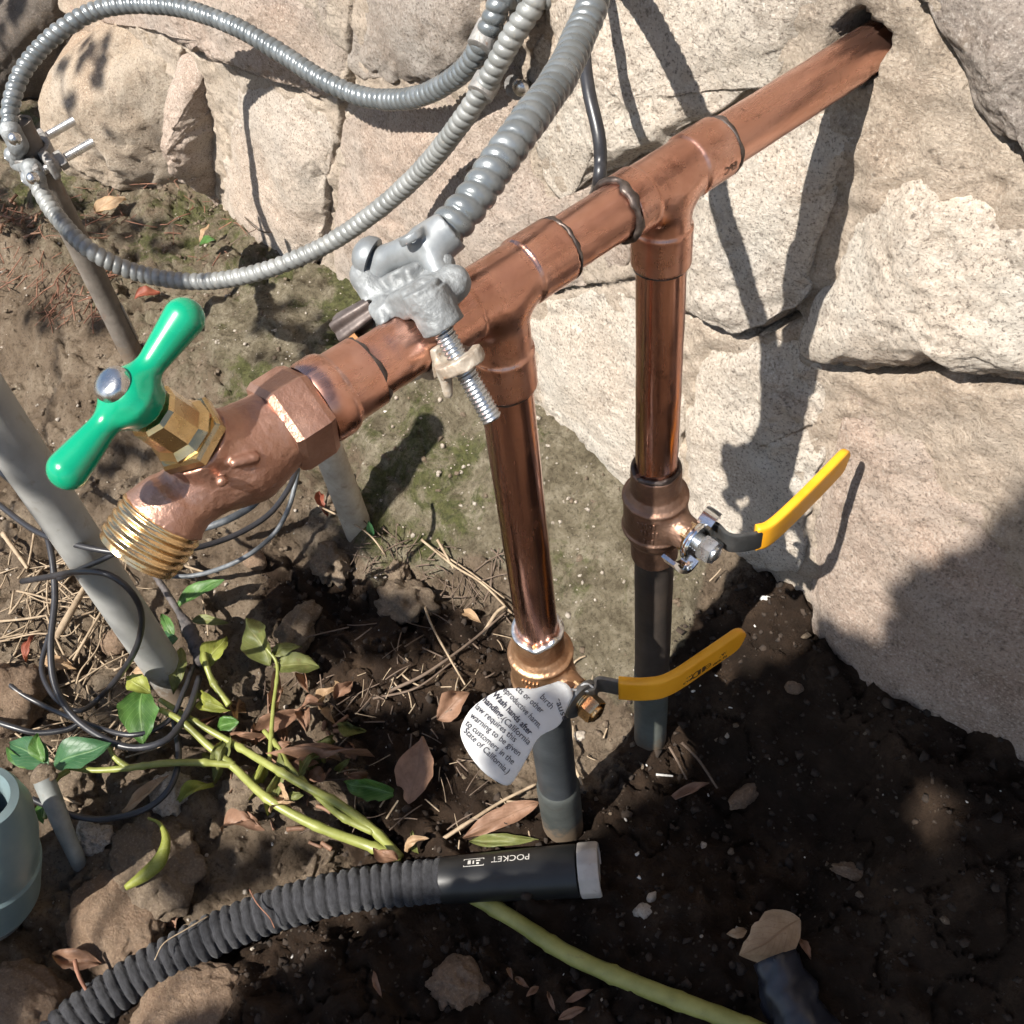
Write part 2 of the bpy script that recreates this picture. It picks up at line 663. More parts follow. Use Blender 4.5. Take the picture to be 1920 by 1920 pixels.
def m_leaf(name, a, b, vein, trans=0.25, rough=0.5, spots=None, spotc=(0.10, 0.05, 0.025), veinw=0.6):
    n = NT(name)
    uv = n.t.nodes.new('ShaderNodeUVMap').outputs[0]
    s = n.nd('ShaderNodeSeparateXYZ', None, 0, Vector=uv)
    sn = s.node
    u, v = sn.outputs[0], sn.outputs[1]
    av = n.math('ABSOLUTE', n.math('SUBTRACT', v, 0.5))
    c = n.ramp(n.noise(75, 5, 0.65), [(0.32, a), (0.68, b)])
    if spots is not None:
        c = n.mix(n.ramp(n.noise(160, 5, 0.7), [(spots, 0.0), (spots + 0.12, 0.8)]), c, spotc)
    mid = n.ramp(av, [(0.012, 1.0), (0.035, 0.0)])
    w = n.math('SINE', n.math('MULTIPLY', n.math('SUBTRACT', n.math('MULTIPLY', u, 8.0), n.math('MULTIPLY', av, 7.0)), 6.283))
    side = n.ramp(w, [(0.93, 0.0), (0.99, 0.55)])
    vn = n.math('MAXIMUM', mid, side)
    c = n.mix(n.math('MULTIPLY', vn, veinw), c, vein)
    h = n.math('ADD', n.math('MULTIPLY', vn, -0.6), n.noise(140, 4, 0.6))
    m = n.done(c, rough, 0.0, n.bump(h, 0.6, 0.0008), 0.4)
    tr = n.t.nodes.new('ShaderNodeBsdfTranslucent')
    n.put(tr.inputs['Color'], n.mix(1.0, c, (1.0, 0.95, 0.55) if 'paper' not in name else (0.9, 0.93, 1.0), 'MULTIPLY'))
    mx = n.t.nodes.new('ShaderNodeMixShader')
    mx.inputs[0].default_value = trans
    n.t.links.new(n.b.outputs[0], mx.inputs[1])
    n.t.links.new(tr.outputs[0], mx.inputs[2])
    n.t.links.new(mx.outputs[0], n.out.inputs['Surface'])
    return m


M = {}
M['stone_white'] = m_stone('stone_white', (0.44, 0.37, 0.30), (0.61, 0.535, 0.45), (0.73, 0.675, 0.595), 0.55, (0.30, 0.25, 0.205))
M['stone_cream'] = m_stone('stone_cream', (0.38, 0.31, 0.25), (0.51, 0.435, 0.365), (0.61, 0.545, 0.47), 0.6, (0.29, 0.225, 0.175))
M['stone_pink'] = m_stone('stone_pink', (0.32, 0.24, 0.19), (0.46, 0.37, 0.305), (0.57, 0.49, 0.42), 0.5)
M['stone_tan'] = m_stone('stone_tan', (0.26, 0.195, 0.14), (0.385, 0.31, 0.235), (0.49, 0.42, 0.34), 0.45)
M['stone_grey'] = m_stone('stone_grey', (0.24, 0.20, 0.17), (0.36, 0.31, 0.265), (0.48, 0.43, 0.38), 0.55)
M['stone_dark'] = m_stone('stone_dark', (0.07, 0.058, 0.048), (0.12, 0.102, 0.086), (0.20, 0.172, 0.146), 0.5)
M['mortar'] = m_stone('mortar', (0.36, 0.295, 0.23), (0.475, 0.395, 0.315), (0.57, 0.49, 0.405), 0.4)
M['soil'] = m_soil()
M['copper'] = m_metal('copper', (0.52, 0.26, 0.185), (0.62, 0.33, 0.245), (0.71, 0.42, 0.335), (0.20, 0.34), 0.97, 26, 0.06, 220, streak=(1, 0.35, 1), dark=0.60, darkc=(0.34, 0.15, 0.10))
M['copper_riser'] = m_metal('copper_riser', (0.42, 0.20, 0.14), (0.53, 0.27, 0.195), (0.62, 0.345, 0.26), (0.13, 0.26), 0.97, 22, 0.05, 220, streak=(1, 1, 0.4), dark=0.62, darkc=(0.25, 0.12, 0.09))
M['copper_fit'] = m_metal('copper_fitting', (0.50, 0.25, 0.18), (0.61, 0.325, 0.24), (0.72, 0.43, 0.345), (0.20, 0.36), 0.97, 45, 0.06, 260, dark=0.58, darkc=(0.30, 0.13, 0.09))
M['copper_burnt'] = m_metal('copper_burnt', (0.075, 0.05, 0.042), (0.13, 0.085, 0.068), (0.20, 0.13, 0.10), (0.35, 0.6), 0.75, 50, 0.15, 260)
M['joint_dark'] = m_metal('solder_dark', (0.045, 0.034, 0.03), (0.08, 0.062, 0.055), (0.15, 0.125, 0.11), (0.35, 0.6), 0.7, 200, 0.3, 400)
M['solder'] = m_metal('solder_bright', (0.55, 0.54, 0.52), (0.72, 0.71, 0.70), (0.85, 0.85, 0.84), (0.22, 0.4), 1.0, 150, 0.4, 350, 0.0008)
M['pipe_dark'] = m_plain('old_brown_pipe', (0.030, 0.025, 0.022), (0.060, 0.048, 0.040), 0.5, 35, 0.35, 160, 0.0008, dirt=0.6, dirtc=(0.085, 0.055, 0.04))
M['pipe_blue'] = m_plain('old_dark_pipe', (0.020, 0.023, 0.026), (0.042, 0.047, 0.052), 0.5, 35, 0.35, 160, 0.0008, dirt=0.6, dirtc=(0.06, 0.05, 0.04))
M['pipe_old'] = m_plain('old_painted_pipe', (0.032, 0.036, 0.034), (0.062, 0.067, 0.063), 0.55, 35, 0.35, 160, 0.0008, dirt=0.56, dirtc=(0.035, 0.026, 0.02), mud=(0.0, 0.05))
M['pipe_old2'] = m_plain('old_painted_pipe_grey', (0.075, 0.082, 0.072), (0.13, 0.14, 0.125), 0.55, 35, 0.35, 160, 0.0008, dirt=0.60, dirtc=(0.06, 0.05, 0.04), mud=(0.0, 0.05))
M['bronze'] = m_metal('cast_bronze', (0.33, 0.175, 0.125), (0.43, 0.24, 0.175), (0.54, 0.33, 0.25), (0.36, 0.52), 0.85, 60, 0.55, 520, 0.0007)
M['valve_bronze'] = m_metal('valve_bronze', (0.32, 0.17, 0.095), (0.44, 0.255, 0.145), (0.56, 0.35, 0.21), (0.32, 0.5), 0.88, 60, 0.5, 520, 0.0007)
M['valve_brown'] = m_metal('valve_brown', (0.16, 0.095, 0.068), (0.23, 0.14, 0.10), (0.31, 0.19, 0.135), (0.36, 0.55), 0.82, 60, 0.5, 520, 0.0007)
M['brass'] = m_metal('brass', (0.50, 0.355, 0.17), (0.62, 0.455, 0.235), (0.72, 0.56, 0.33), (0.16, 0.32), 1.0, 90, 0.12, 400)
M['brass_warm'] = m_metal('brass_warm', (0.66, 0.44, 0.22), (0.80, 0.57, 0.31), (0.90, 0.70, 0.44), (0.15, 0.30), 1.0, 90, 0.3, 500)
M['green'] = m_plain('green_enamel', (0.0, 0.225, 0.115), (0.002, 0.265, 0.14), 0.20, 45, 0.05, 180, dirt=0.67, dirtc=(0.06, 0.22, 0.13), scuff=(0.72, (0.10, 0.30, 0.2)), Coat_Weight=0.35, Coat_Roughness=0.1)
M['screw'] = m_metal('bright_screw', (0.42, 0.42, 0.42), (0.55, 0.55, 0.55), (0.68, 0.68, 0.68), (0.18, 0.34), 1.0, 120, 0.3, 300)
M['chrome'] = m_metal('plated_steel', (0.62, 0.63, 0.64), (0.74, 0.75, 0.76), (0.84, 0.85, 0.86), (0.06, 0.18), 1.0, 90, 0.05, 300)
M['bolt_zinc'] = m_metal('zinc_bolt', (0.42, 0.45, 0.48), (0.52, 0.55, 0.58), (0.64, 0.67, 0.70), (0.2, 0.38), 0.95, 120, 0.1, 300)
M['casting'] = m_metal('zinc_casting', (0.14, 0.148, 0.152), (0.205, 0.215, 0.22), (0.31, 0.325, 0.33), (0.48, 0.68), 0.3, 90, 0.6, 420, 0.0010, dark=0.60, darkc=(0.14, 0.13, 0.125))
M['casting_smooth'] = m_metal('zinc_smooth', (0.17, 0.182, 0.19), (0.225, 0.24, 0.25), (0.30, 0.315, 0.325), (0.34, 0.52), 0.4, 70, 0.15, 260)
M['casting_dark'] = m_metal('dull_casting', (0.16, 0.155, 0.15), (0.25, 0.24, 0.23), (0.36, 0.35, 0.335), (0.45, 0.65), 0.4, 90, 0.7, 330, 0.0012, dark=0.58, darkc=(0.19, 0.10, 0.06))
M['rusty_zinc'] = m_metal('rusty_zinc', (0.26, 0.20, 0.15), (0.40, 0.345, 0.28), (0.54, 0.50, 0.44), (0.45, 0.65), 0.35, 110, 0.6, 300, 0.001, dark=0.56, darkc=(0.30, 0.14, 0.06))
M['rust'] = m_plain('rust', (0.16, 0.07, 0.03), (0.40, 0.19, 0.07), 0.85, 160, 0.8, 350, 0.001)
M['rust_pipe'] = m_plain('rusty_pipe', (0.085, 0.072, 0.060), (0.165, 0.142, 0.12), 0.75, 45, 0.6, 260, 0.001, dirt=0.58, dirtc=(0.13, 0.055, 0.03), mud=(0.0, 0.06))
M['bolt_brown'] = m_metal('brown_bolt', (0.065, 0.050, 0.046), (0.105, 0.085, 0.078), (0.16, 0.135, 0.125), (0.4, 0.6), 0.5, 140, 0.3, 300)
M['conduit'] = m_metal('armoured_cable', (0.125, 0.138, 0.145), (0.17, 0.185, 0.192), (0.225, 0.24, 0.248), (0.24, 0.38), 0.5, 60, 0.12, 260, dark=0.68, darkc=(0.36, 0.33, 0.28))
M['conduit_dirty'] = m_metal('armoured_cable_dusty', (0.155, 0.16, 0.155), (0.21, 0.215, 0.21), (0.27, 0.275, 0.268), (0.38, 0.56), 0.3, 60, 0.3, 260, dark=0.60, darkc=(0.33, 0.30, 0.255))
M['pvc'] = m_plain('grey_plastic_pipe', (0.235, 0.232, 0.22), (0.30, 0.298, 0.283), 0.42, 40, 0.12, 200, dirt=0.60, dirtc=(0.17, 0.145, 0.115), mud=(0.0, 0.07), scuff=(0.64, (0.36, 0.355, 0.34)))
M['pvc_pale'] = m_plain('pale_dirty_pipe', (0.30, 0.255, 0.195), (0.47, 0.42, 0.34), 0.65, 60, 0.3, 200, dirt=0.56, dirtc=(0.20, 0.15, 0.10))
M['cap_teal'] = m_plain('teal_grey_plastic', (0.13, 0.185, 0.20), (0.175, 0.235, 0.245), 0.32, 30, 0.05, 200)
M['cap_grey'] = m_plain('dusty_grey_plastic', (0.22, 0.235, 0.22), (0.34, 0.35, 0.325), 0.6, 80, 0.4, 260, dirt=0.58, dirtc=(0.42, 0.40, 0.36))
M['stalk'] = m_plain('grey_stalk', (0.13, 0.14, 0.135), (0.21, 0.22, 0.21), 0.6, 60, 0.3, 200, dirt=0.6)
M['cable'] = m_plain('black_cable', (0.014, 0.014, 0.017), (0.028, 0.028, 0.032), 0.36, 70, 0.15, 260)
M['cable_worn'] = m_plain('worn_cable', (0.045, 0.05, 0.056), (0.13, 0.14, 0.15), 0.5, 120, 0.4, 260)
M['tape'] = m_plain('old_tape', (0.03, 0.027, 0.028), (0.10, 0.085, 0.08), 0.7, 140, 0.9, 240, 0.0014)
M['fabric'] = m_plain('black_fabric', (0.009, 0.009, 0.011), (0.027, 0.027, 0.031), 0.95, 260, 1.0, 900, 0.0008, Sheen_Weight=0.08, Sheen_Roughness=0.5)
M['black_plastic'] = m_plain('black_plastic', (0.008, 0.008, 0.008), (0.014, 0.014, 0.014), 0.42, 60, 0.08, 300)
M['collar'] = m_plain('pale_plastic_collar', (0.36, 0.32, 0.285), (0.46, 0.42, 0.38), 0.5, 60, 0.1, 260, dirt=0.62)
M['print'] = m_plain('pale_print', (0.42, 0.40, 0.37), (0.52, 0.50, 0.46), 0.6)
M['yellow'] = m_plain('yellow_vinyl', (0.69, 0.30, 0.010), (0.79, 0.37, 0.018), 0.36, 60, 0.05, 300, dirt=0.66, dirtc=(0.30, 0.17, 0.05), scuff=(0.68, (0.42, 0.26, 0.10)))
M['lever'] = m_metal('dark_lever_steel', (0.030, 0.031, 0.032), (0.045, 0.046, 0.047), (0.08, 0.08, 0.08), (0.3, 0.45), 0.4, 80, 0.1, 300)
M['lever_steel'] = m_metal('grey_lever_steel', (0.13, 0.13, 0.13), (0.19, 0.19, 0.185), (0.26, 0.26, 0.25), (0.3, 0.45), 0.7, 80, 0.1, 300)
M['ink_brown'] = m_plain('dark_print', (0.05, 0.022, 0.01), (0.06, 0.03, 0.012), 0.6)
M['paper'] = m_leaf('white_paper_tag', (0.82, 0.82, 0.81), (0.87, 0.87, 0.86), (0.82, 0.81, 0.79), 0.38, 0.7, veinw=0.0)
M['ink'] = m_plain('black_ink', (0.015, 0.015, 0.03), (0.022, 0.022, 0.04), 0.6)
M['leaf_green'] = m_leaf('leaf_green', (0.040, 0.105, 0.022), (0.085, 0.18, 0.038), (0.20, 0.32, 0.11), 0.30, 0.45, 0.66, (0.16, 0.15, 0.05))
M['leaf_deep'] = m_leaf('leaf_deep_green', (0.028, 0.085, 0.034), (0.045, 0.125, 0.05), (0.14, 0.24, 0.10), 0.22, 0.45, 0.66, (0.10, 0.10, 0.05))
M['leaf_wilt'] = m_leaf('leaf_wilted', (0.085, 0.10, 0.025), (0.17, 0.18, 0.055), (0.22, 0.22, 0.09), 0.22, 0.55, 0.58, (0.13, 0.08, 0.03))
M['leaf_yellow'] = m_leaf('leaf_yellowing', (0.17, 0.19, 0.028), (0.27, 0.29, 0.06), (0.36, 0.38, 0.13), 0.25, 0.5, 0.60, (0.16, 0.09, 0.03))
M['leaf_brown'] = m_leaf('leaf_brown', (0.15, 0.08, 0.048), (0.27, 0.155, 0.10), (0.17, 0.095, 0.055), 0.15, 0.6, 0.60)
M['leaf_tan'] = m_leaf('leaf_tan', (0.26, 0.165, 0.09), (0.42, 0.29, 0.175), (0.22, 0.13, 0.07), 0.15, 0.6, 0.60, (0.15, 0.085, 0.04))
M['leaf_red'] = m_leaf('leaf_red_brown', (0.15, 0.035, 0.02), (0.26, 0.075, 0.04), (0.18, 0.06, 0.03), 0.15, 0.6)
M['stem'] = m_plain('green_stem', (0.15, 0.165, 0.035), (0.25, 0.265, 0.075), 0.42, 60, 0.2, 220, dirt=0.62, dirtc=(0.20, 0.17, 0.05))
M['stem_old'] = m_plain('yellow_stem', (0.19, 0.19, 0.045), (0.30, 0.29, 0.085), 0.45, 60, 0.25, 220, dirt=0.60, dirtc=(0.15, 0.11, 0.05))
M['twig'] = m_plain('twig', (0.19, 0.135, 0.085), (0.36, 0.28, 0.19), 0.8, 120, 0.5, 300, 0.001)
M['twig_dark'] = m_plain('twig_dark', (0.075, 0.05, 0.034), (0.14, 0.10, 0.072), 0.85, 120, 0.5, 300, 0.001)
M['twig_red'] = m_plain('twig_red', (0.12, 0.05, 0.03), (0.24, 0.115, 0.07), 0.8, 120, 0.4, 300, 0.001)
M['rock'] = m_stone('rock_brown', (0.14, 0.092, 0.06), (0.215, 0.148, 0.10), (0.30, 0.222, 0.155), 0.45)
M['rock_pale'] = m_stone('rock_pale', (0.34, 0.28, 0.22), (0.48, 0.42, 0.35), (0.60, 0.54, 0.46), 0.4)
M['rock_crumb'] = m_stone('crumbly_clod', (0.11, 0.08, 0.054), (0.185, 0.14, 0.098), (0.28, 0.222, 0.16), 0.6)
M['dark_crumb'] = m_plain('dark_crumb_soil', (0.014, 0.009, 0.006), (0.045, 0.030, 0.020), 0.95, 90, 0.8, 300, 0.002)
M['white_bit'] = m_plain('white_bits', (0.45, 0.42, 0.38), (0.62, 0.60, 0.56), 0.8, 200)
M['plastic_film'] = m_plain('black_plastic_pot', (0.010, 0.011, 0.016), (0.022, 0.024, 0.034), 0.38, 60, 0.3, 160)
# ------------------------------------------------------------------ ground
WALL_Y = 0.2185


def poly_sd(poly, x, y):
    """signed distance (negative inside) of points to a polygon"""
    poly = np.asarray(poly, float)
    d = np.full(np.shape(x), 1e9)
    inside = np.zeros(np.shape(x), bool)
    m = len(poly)
    for i in range(m):
        a, b = poly[i], poly[(i + 1) % m]
        e = b - a
        t = np.clip(((x - a[0]) * e[0] + (y - a[1]) * e[1]) / (e @ e), 0, 1)
        d = np.minimum(d, np.hypot(x - a[0] - t * e[0], y - a[1] - t * e[1]))
        c = ((a[1] > y) != (b[1] > y)) & (x < (b[0] - a[0]) * (y - a[1]) / (b[1] - a[1] + 1e-12) + a[0])
        inside ^= c
    return np.where(inside, -d, d)


def ground_poly(pts, z):
    return np.array([on_z(px, py, z)[:2] for px, py in pts])


SLAB = ground_poly([(690, 1070), (640, 930), (690, 850), (560, 800), (420, 720), (400, 600), (560, 545), (680, 540), (1000, 700), (1180, 860), (1340, 960), (1330, 1080),
                    (1290, 1200), (1190, 1290), (1090, 1240), (1040, 1130), (960, 1060), (880, 1010), (800, 1035), (740, 1000)], -0.43)
DARK_SOIL = ground_poly([(480, 1040), (700, 1090), (930, 1150), (1000, 1300), (880, 1420), (960, 1520), (1140, 1470), (1190, 1300), (1290, 1220), (1560, 1140),
                     (1720, 1260), (1950, 1430), (2100, 2100), (100, 2100), (250, 1800), (420, 1700), (640, 1610), (600, 1540), (700, 1480), (600, 1300), (500, 1150)], -0.47)  # outline of the ground given the darker soil colour
HOLE = on_z(1520, 1590, -0.49)[:2]
MOUND = on_z(1780, 1720, -0.46)[:2]
MOUND2 = on_z(1650, 1420, -0.46)[:2]
BANK = ground_poly([(560, 1000), (620, 1090), (560, 1180), (430, 1200), (300, 1160), (200, 1050), (200, 900), (330, 820), (520, 860)], -0.44)


FEET = [(0.0, 0.0915, 0.022, 0.010), (0.0, 0.0, 0.026, 0.010), (-0.31, -0.146, 0.030, 0.012), (-0.627, 0.014, 0.028, 0.012)]


def ground_h(x, y, fine=False):
    x, y = np.asarray(x, float), np.asarray(y, float)
    z = -0.482 + 0.082 * smooth(0.05, 0.215, y)
    left = smooth(-0.22, -0.50, x) * smooth(-0.16, 0.08, y)
    z = z + (-0.405 - z) * left * 0.85
    sd = poly_sd(SLAB, x, y)
    z = z + 0.013 * smooth(0.012, -0.006, sd + 0.006 * vnoise(x * 60, y * 60, 0, 3))
    z = z - 0.045 * np.exp(-((x - HOLE[0]) ** 2 + (y - HOLE[1]) ** 2) / 0.045 ** 2)
    z = z + 0.045 * np.exp(-((x - MOUND[0]) ** 2 + (y - MOUND[1]) ** 2) / 0.075 ** 2)
    z = z + 0.018 * np.exp(-((x - MOUND2[0]) ** 2 + (y - MOUND2[1]) ** 2) / 0.05 ** 2)
    z = z + 0.012 * fbm(x * 9, y * 9, 0, 11, 3)
    for (fx, fy, fr, fh) in FEET:
        dd = np.hypot(x - fx, y - fy)
        z = z + fh * np.exp(-(dd / fr) ** 2) * (1 + 0.5 * vnoise(x * 90, y * 90, 0, 71))
    if fine:
        sl = smooth(0.004, -0.012, sd)
        rough = (1.0 - 0.42 * sl) * (1.0 + 0.35 * smooth(0.02, -0.02, poly_sd(DARK_SOIL, x, y)))
        z = z + rough * (0.0065 * fbm(x * 38, y * 38, 0, 21, 3) + 0.0034 * fbm(x * 110, y * 110, 0, 31, 3))
        cl = fbm(x * 70, y * 70, 0, 41, 2)
        z = z + rough * 0.006 * np.maximum(cl - 0.35, 0)
        cr = np.abs(fbm(x * 26, y * 26, 0, 51, 3))
        z = z - rough * 0.006 * smooth(0.10, 0.0, cr)
    return z


_qx = np.arange(-1.6, 1.2, 0.006)
_qy = np.arange(-1.3, 0.5, 0.006)
_QZ = None


def ground_q(x, y):
    """quick bilinear look-up of ground_h"""
    global _QZ
    if _QZ is None:
        a, b = np.meshgrid(_qx, _qy, indexing='ij')
        _QZ = ground_h(a, b)
    fx = np.clip((np.asarray(x, float) - _qx[0]) / 0.006, 0, len(_qx) - 1.001)
    fy = np.clip((np.asarray(y, float) - _qy[0]) / 0.006, 0, len(_qy) - 1.001)
    i, j = fx.astype(int), fy.astype(int)
    u, v = fx - i, fy - j
    return _QZ[i, j] * (1 - u) * (1 - v) + _QZ[i + 1, j] * u * (1 - v) + _QZ[i, j + 1] * (1 - u) * v + _QZ[i + 1, j + 1] * u * v


def on_ground(px, py, h=0.0):
    r = ray(px, py)
    t0 = (-0.30 - CAM[2]) / r[2]
    t1 = (-0.62 - CAM[2]) / r[2]
    t = np.linspace(t0, t1, 700)
    P = CAM + r * t[:, None]
    below = P[:, 2] < ground_q(P[:, 0], P[:, 1]) + h
    i = int(np.argmax(below)) if below.any() else len(t) - 1
    return P[i].copy()


def axis_vals(lo, hi, step, far_lo, far_hi):
    core = np.arange(lo, hi + step * 0.5, step)
    out_hi, s = [core[-1]], step
    while out_hi[-1] < far_hi:
        s *= 1.22
        out_hi.append(out_hi[-1] + s)
    out_lo, s = [core[0]], step
    while out_lo[-1] > far_lo:
        s *= 1.22
        out_lo.append(out_lo[-1] - s)
    return np.concatenate([out_lo[:0:-1], core, out_hi[1:]])


gx = axis_vals(-0.95, 0.36, 0.0024, -14, 14)
gy = axis_vals(-0.42, 0.29, 0.0024, -14, 0.5)
X, Y = np.meshgrid(gx, gy, indexing='ij')
Z = ground_h(X, Y, True)
far = np.maximum.reduce([np.abs(X) - 1.5, np.abs(Y) - 1.5, np.zeros_like(X)])
Z = np.where(far > 0, -0.48 + 0.0 * Z, Z)
nx_, ny_ = X.shape
Vg = np.stack([X, Y, Z], -1).reshape(-1, 3)
ii = (np.arange(nx_ - 1)[:, None] * ny_ + np.arange(ny_ - 1)[None]).ravel()
Fg = np.stack([ii, ii + ny_, ii + ny_ + 1, ii + 1], 1)
me = bpy.data.meshes.new('ground')
me.vertices.add(len(Vg))
me.vertices.foreach_set('co', Vg.astype(np.float32).ravel())
me.loops.add(Fg.size)
me.loops.foreach_set('vertex_index', Fg.astype(np.int32).ravel())
me.polygons.add(len(Fg))
me.polygons.foreach_set('loop_start', np.arange(0, Fg.size, 4, dtype=np.int32))
me.polygons.foreach_set('use_smooth', np.ones(len(Fg), bool))
me.update(calc_edges=True)
sdS, sdM = poly_sd(SLAB, X, Y), poly_sd(DARK_SOIL, X, Y)
slab = smooth(0.012, -0.012, sdS)
dark_soil = smooth(0.03, -0.03, sdM)
slab = np.maximum(slab, 0.52 * smooth(-0.18, -0.40, X) * smooth(-0.05, 0.06, Y))
moss = 0.52 * slab + 0.30 * smooth(-0.25, -0.45, X) * smooth(-0.02, 0.1, Y) + 0.15 * smooth(0.1, 0.2, Y)
moss = moss * (0.72 + 0.6 * fbm(X * 16, Y * 16, 0, 77, 3)) * (1 - 0.8 * dark_soil) * smooth(0.32, -0.1, X)
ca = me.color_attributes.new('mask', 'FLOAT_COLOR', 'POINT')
ca.data.foreach_set('color', np.stack([moss, dark_soil, slab, np.ones_like(moss)], -1).astype(np.float32).ravel())
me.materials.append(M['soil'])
ground = bpy.data.objects.new('ground', me)
COL.objects.link(ground)
tag(ground, 'bare brown soil with mossy crust and dark patches below the wall', kind='structure')

# ------------------------------------------------------------------ stone wall
wall = thing('stone_wall', 'rough pale fieldstone retaining wall behind the copper pipes', 'wall', (-0.3, WALL_Y + 0.02, -0.42))


def stone(poly, mat, seed, bulge=0.02, tilt=(0, 0), nth=132, nr=46, flat=2.2, rough=1.0, sink=0.022):
    """one wall stone from its outline in the wall plane (x, z)"""
    poly = np.asarray(poly, float)
    for _ in range(2):                                            # round the corners
        nxt = np.roll(poly, -1, 0)
        poly = np.stack([poly * 0.78 + nxt * 0.22, poly * 0.22 + nxt * 0.78], 1).reshape(-1, 2)
    c = poly.mean(0)
    seg = np.linalg.norm(np.roll(poly, -1, 0) - poly, axis=1)
    d = np.concatenate([[0], np.cumsum(seg)])
    cl = np.vstack([poly, poly[:1]])
    s = np.linspace(0, d[-1], nth, endpoint=False)
    out = np.stack([np.interp(s, d, cl[:, 0]), np.interp(s, d, cl[:, 1])], 1)
    out = out + 0.0035 * np.stack([fbm(out[:, 0] * 45, out[:, 1] * 45, seed, 5, 3), fbm(out[:, 0] * 45, out[:, 1] * 45, seed + 9.0, 6, 3)], 1)
    rr = np.concatenate([np.linspace(0, 1, nr) ** 0.75, [1.003]])
    P = c + (out - c)[None] * rr[:, None, None]
    px_, pz_ = P[..., 0], P[..., 1]
    prof = 0.0022 + bulge * (1 - rr ** flat)[:, None]
    # broken faces: planes in random directions, the lowest one wins
    rp = np.random.default_rng(seed * 7 + 1)
    wdt = np.sqrt(((out - c) ** 2).sum(1)).mean()
    face = np.full(px_.shape, 1e9)
    for _ in range(5):
        a_ = rp.uniform(0, 6.28)
        sl = rp.uniform(0.02, 0.16)
        face = np.minimum(face, 0.010 * rp.uniform(0.3, 1.0) - sl * ((px_ - c[0]) * math.cos(a_) + (pz_ - c[1]) * math.sin(a_)) + sl * wdt * 0.25)
    face = np.clip(face, -0.010, 0.008)
    big = 0.0045 * fbm(px_ * 10, pz_ * 10, seed * 1.7, 100 + seed, 3)
    rgh = 0.4 + 0.9 * smooth(-0.3, 0.5, vnoise(px_ * 13 + seed, pz_ * 13, seed, 130))
    fine = rgh * (0.0018 * fbm(px_ * 60, pz_ * 60, seed, 180 + seed, 3) + 0.0009 * fbm(px_ * 200, pz_ * 200, seed, 200 + seed, 3))
    edge = smooth(1.0, 0.80, rr)[:, None]
    chip = -0.006 * smooth(0.25, 0.7, fbm(px_ * 34, pz_ * 34, seed, 220 + seed, 2)) * smooth(0.72, 0.98, rr)[:, None]
    h = prof + rough * ((big + face) * (0.3 + 0.7 * edge) + fine + chip) + tilt[0] * (px_ - c[0]) + tilt[1] * (pz_ - c[1])
    h[-1] = -0.035
    V = np.stack([px_, WALL_Y - h, pz_], -1)
    V0 = V[0].mean(0)
    V = np.vstack([V0[None], V[1:].reshape(-1, 3)])
    F = [(0, 1 + j, 1 + (j + 1) % nth) for j in range(nth)]
    for i in range(len(rr) - 2):
        a = 1 + i * nth
        for j in range(nth):
            k = (j + 1) % nth
            F.append((a + j, a + nth + j, a + nth + k, a + k))
    return mk('stone', V, F, M[mat], wall, None)


def wp(pts):
    return [on_y(px, py, WALL_Y)[[0, 2]] for px, py in pts]


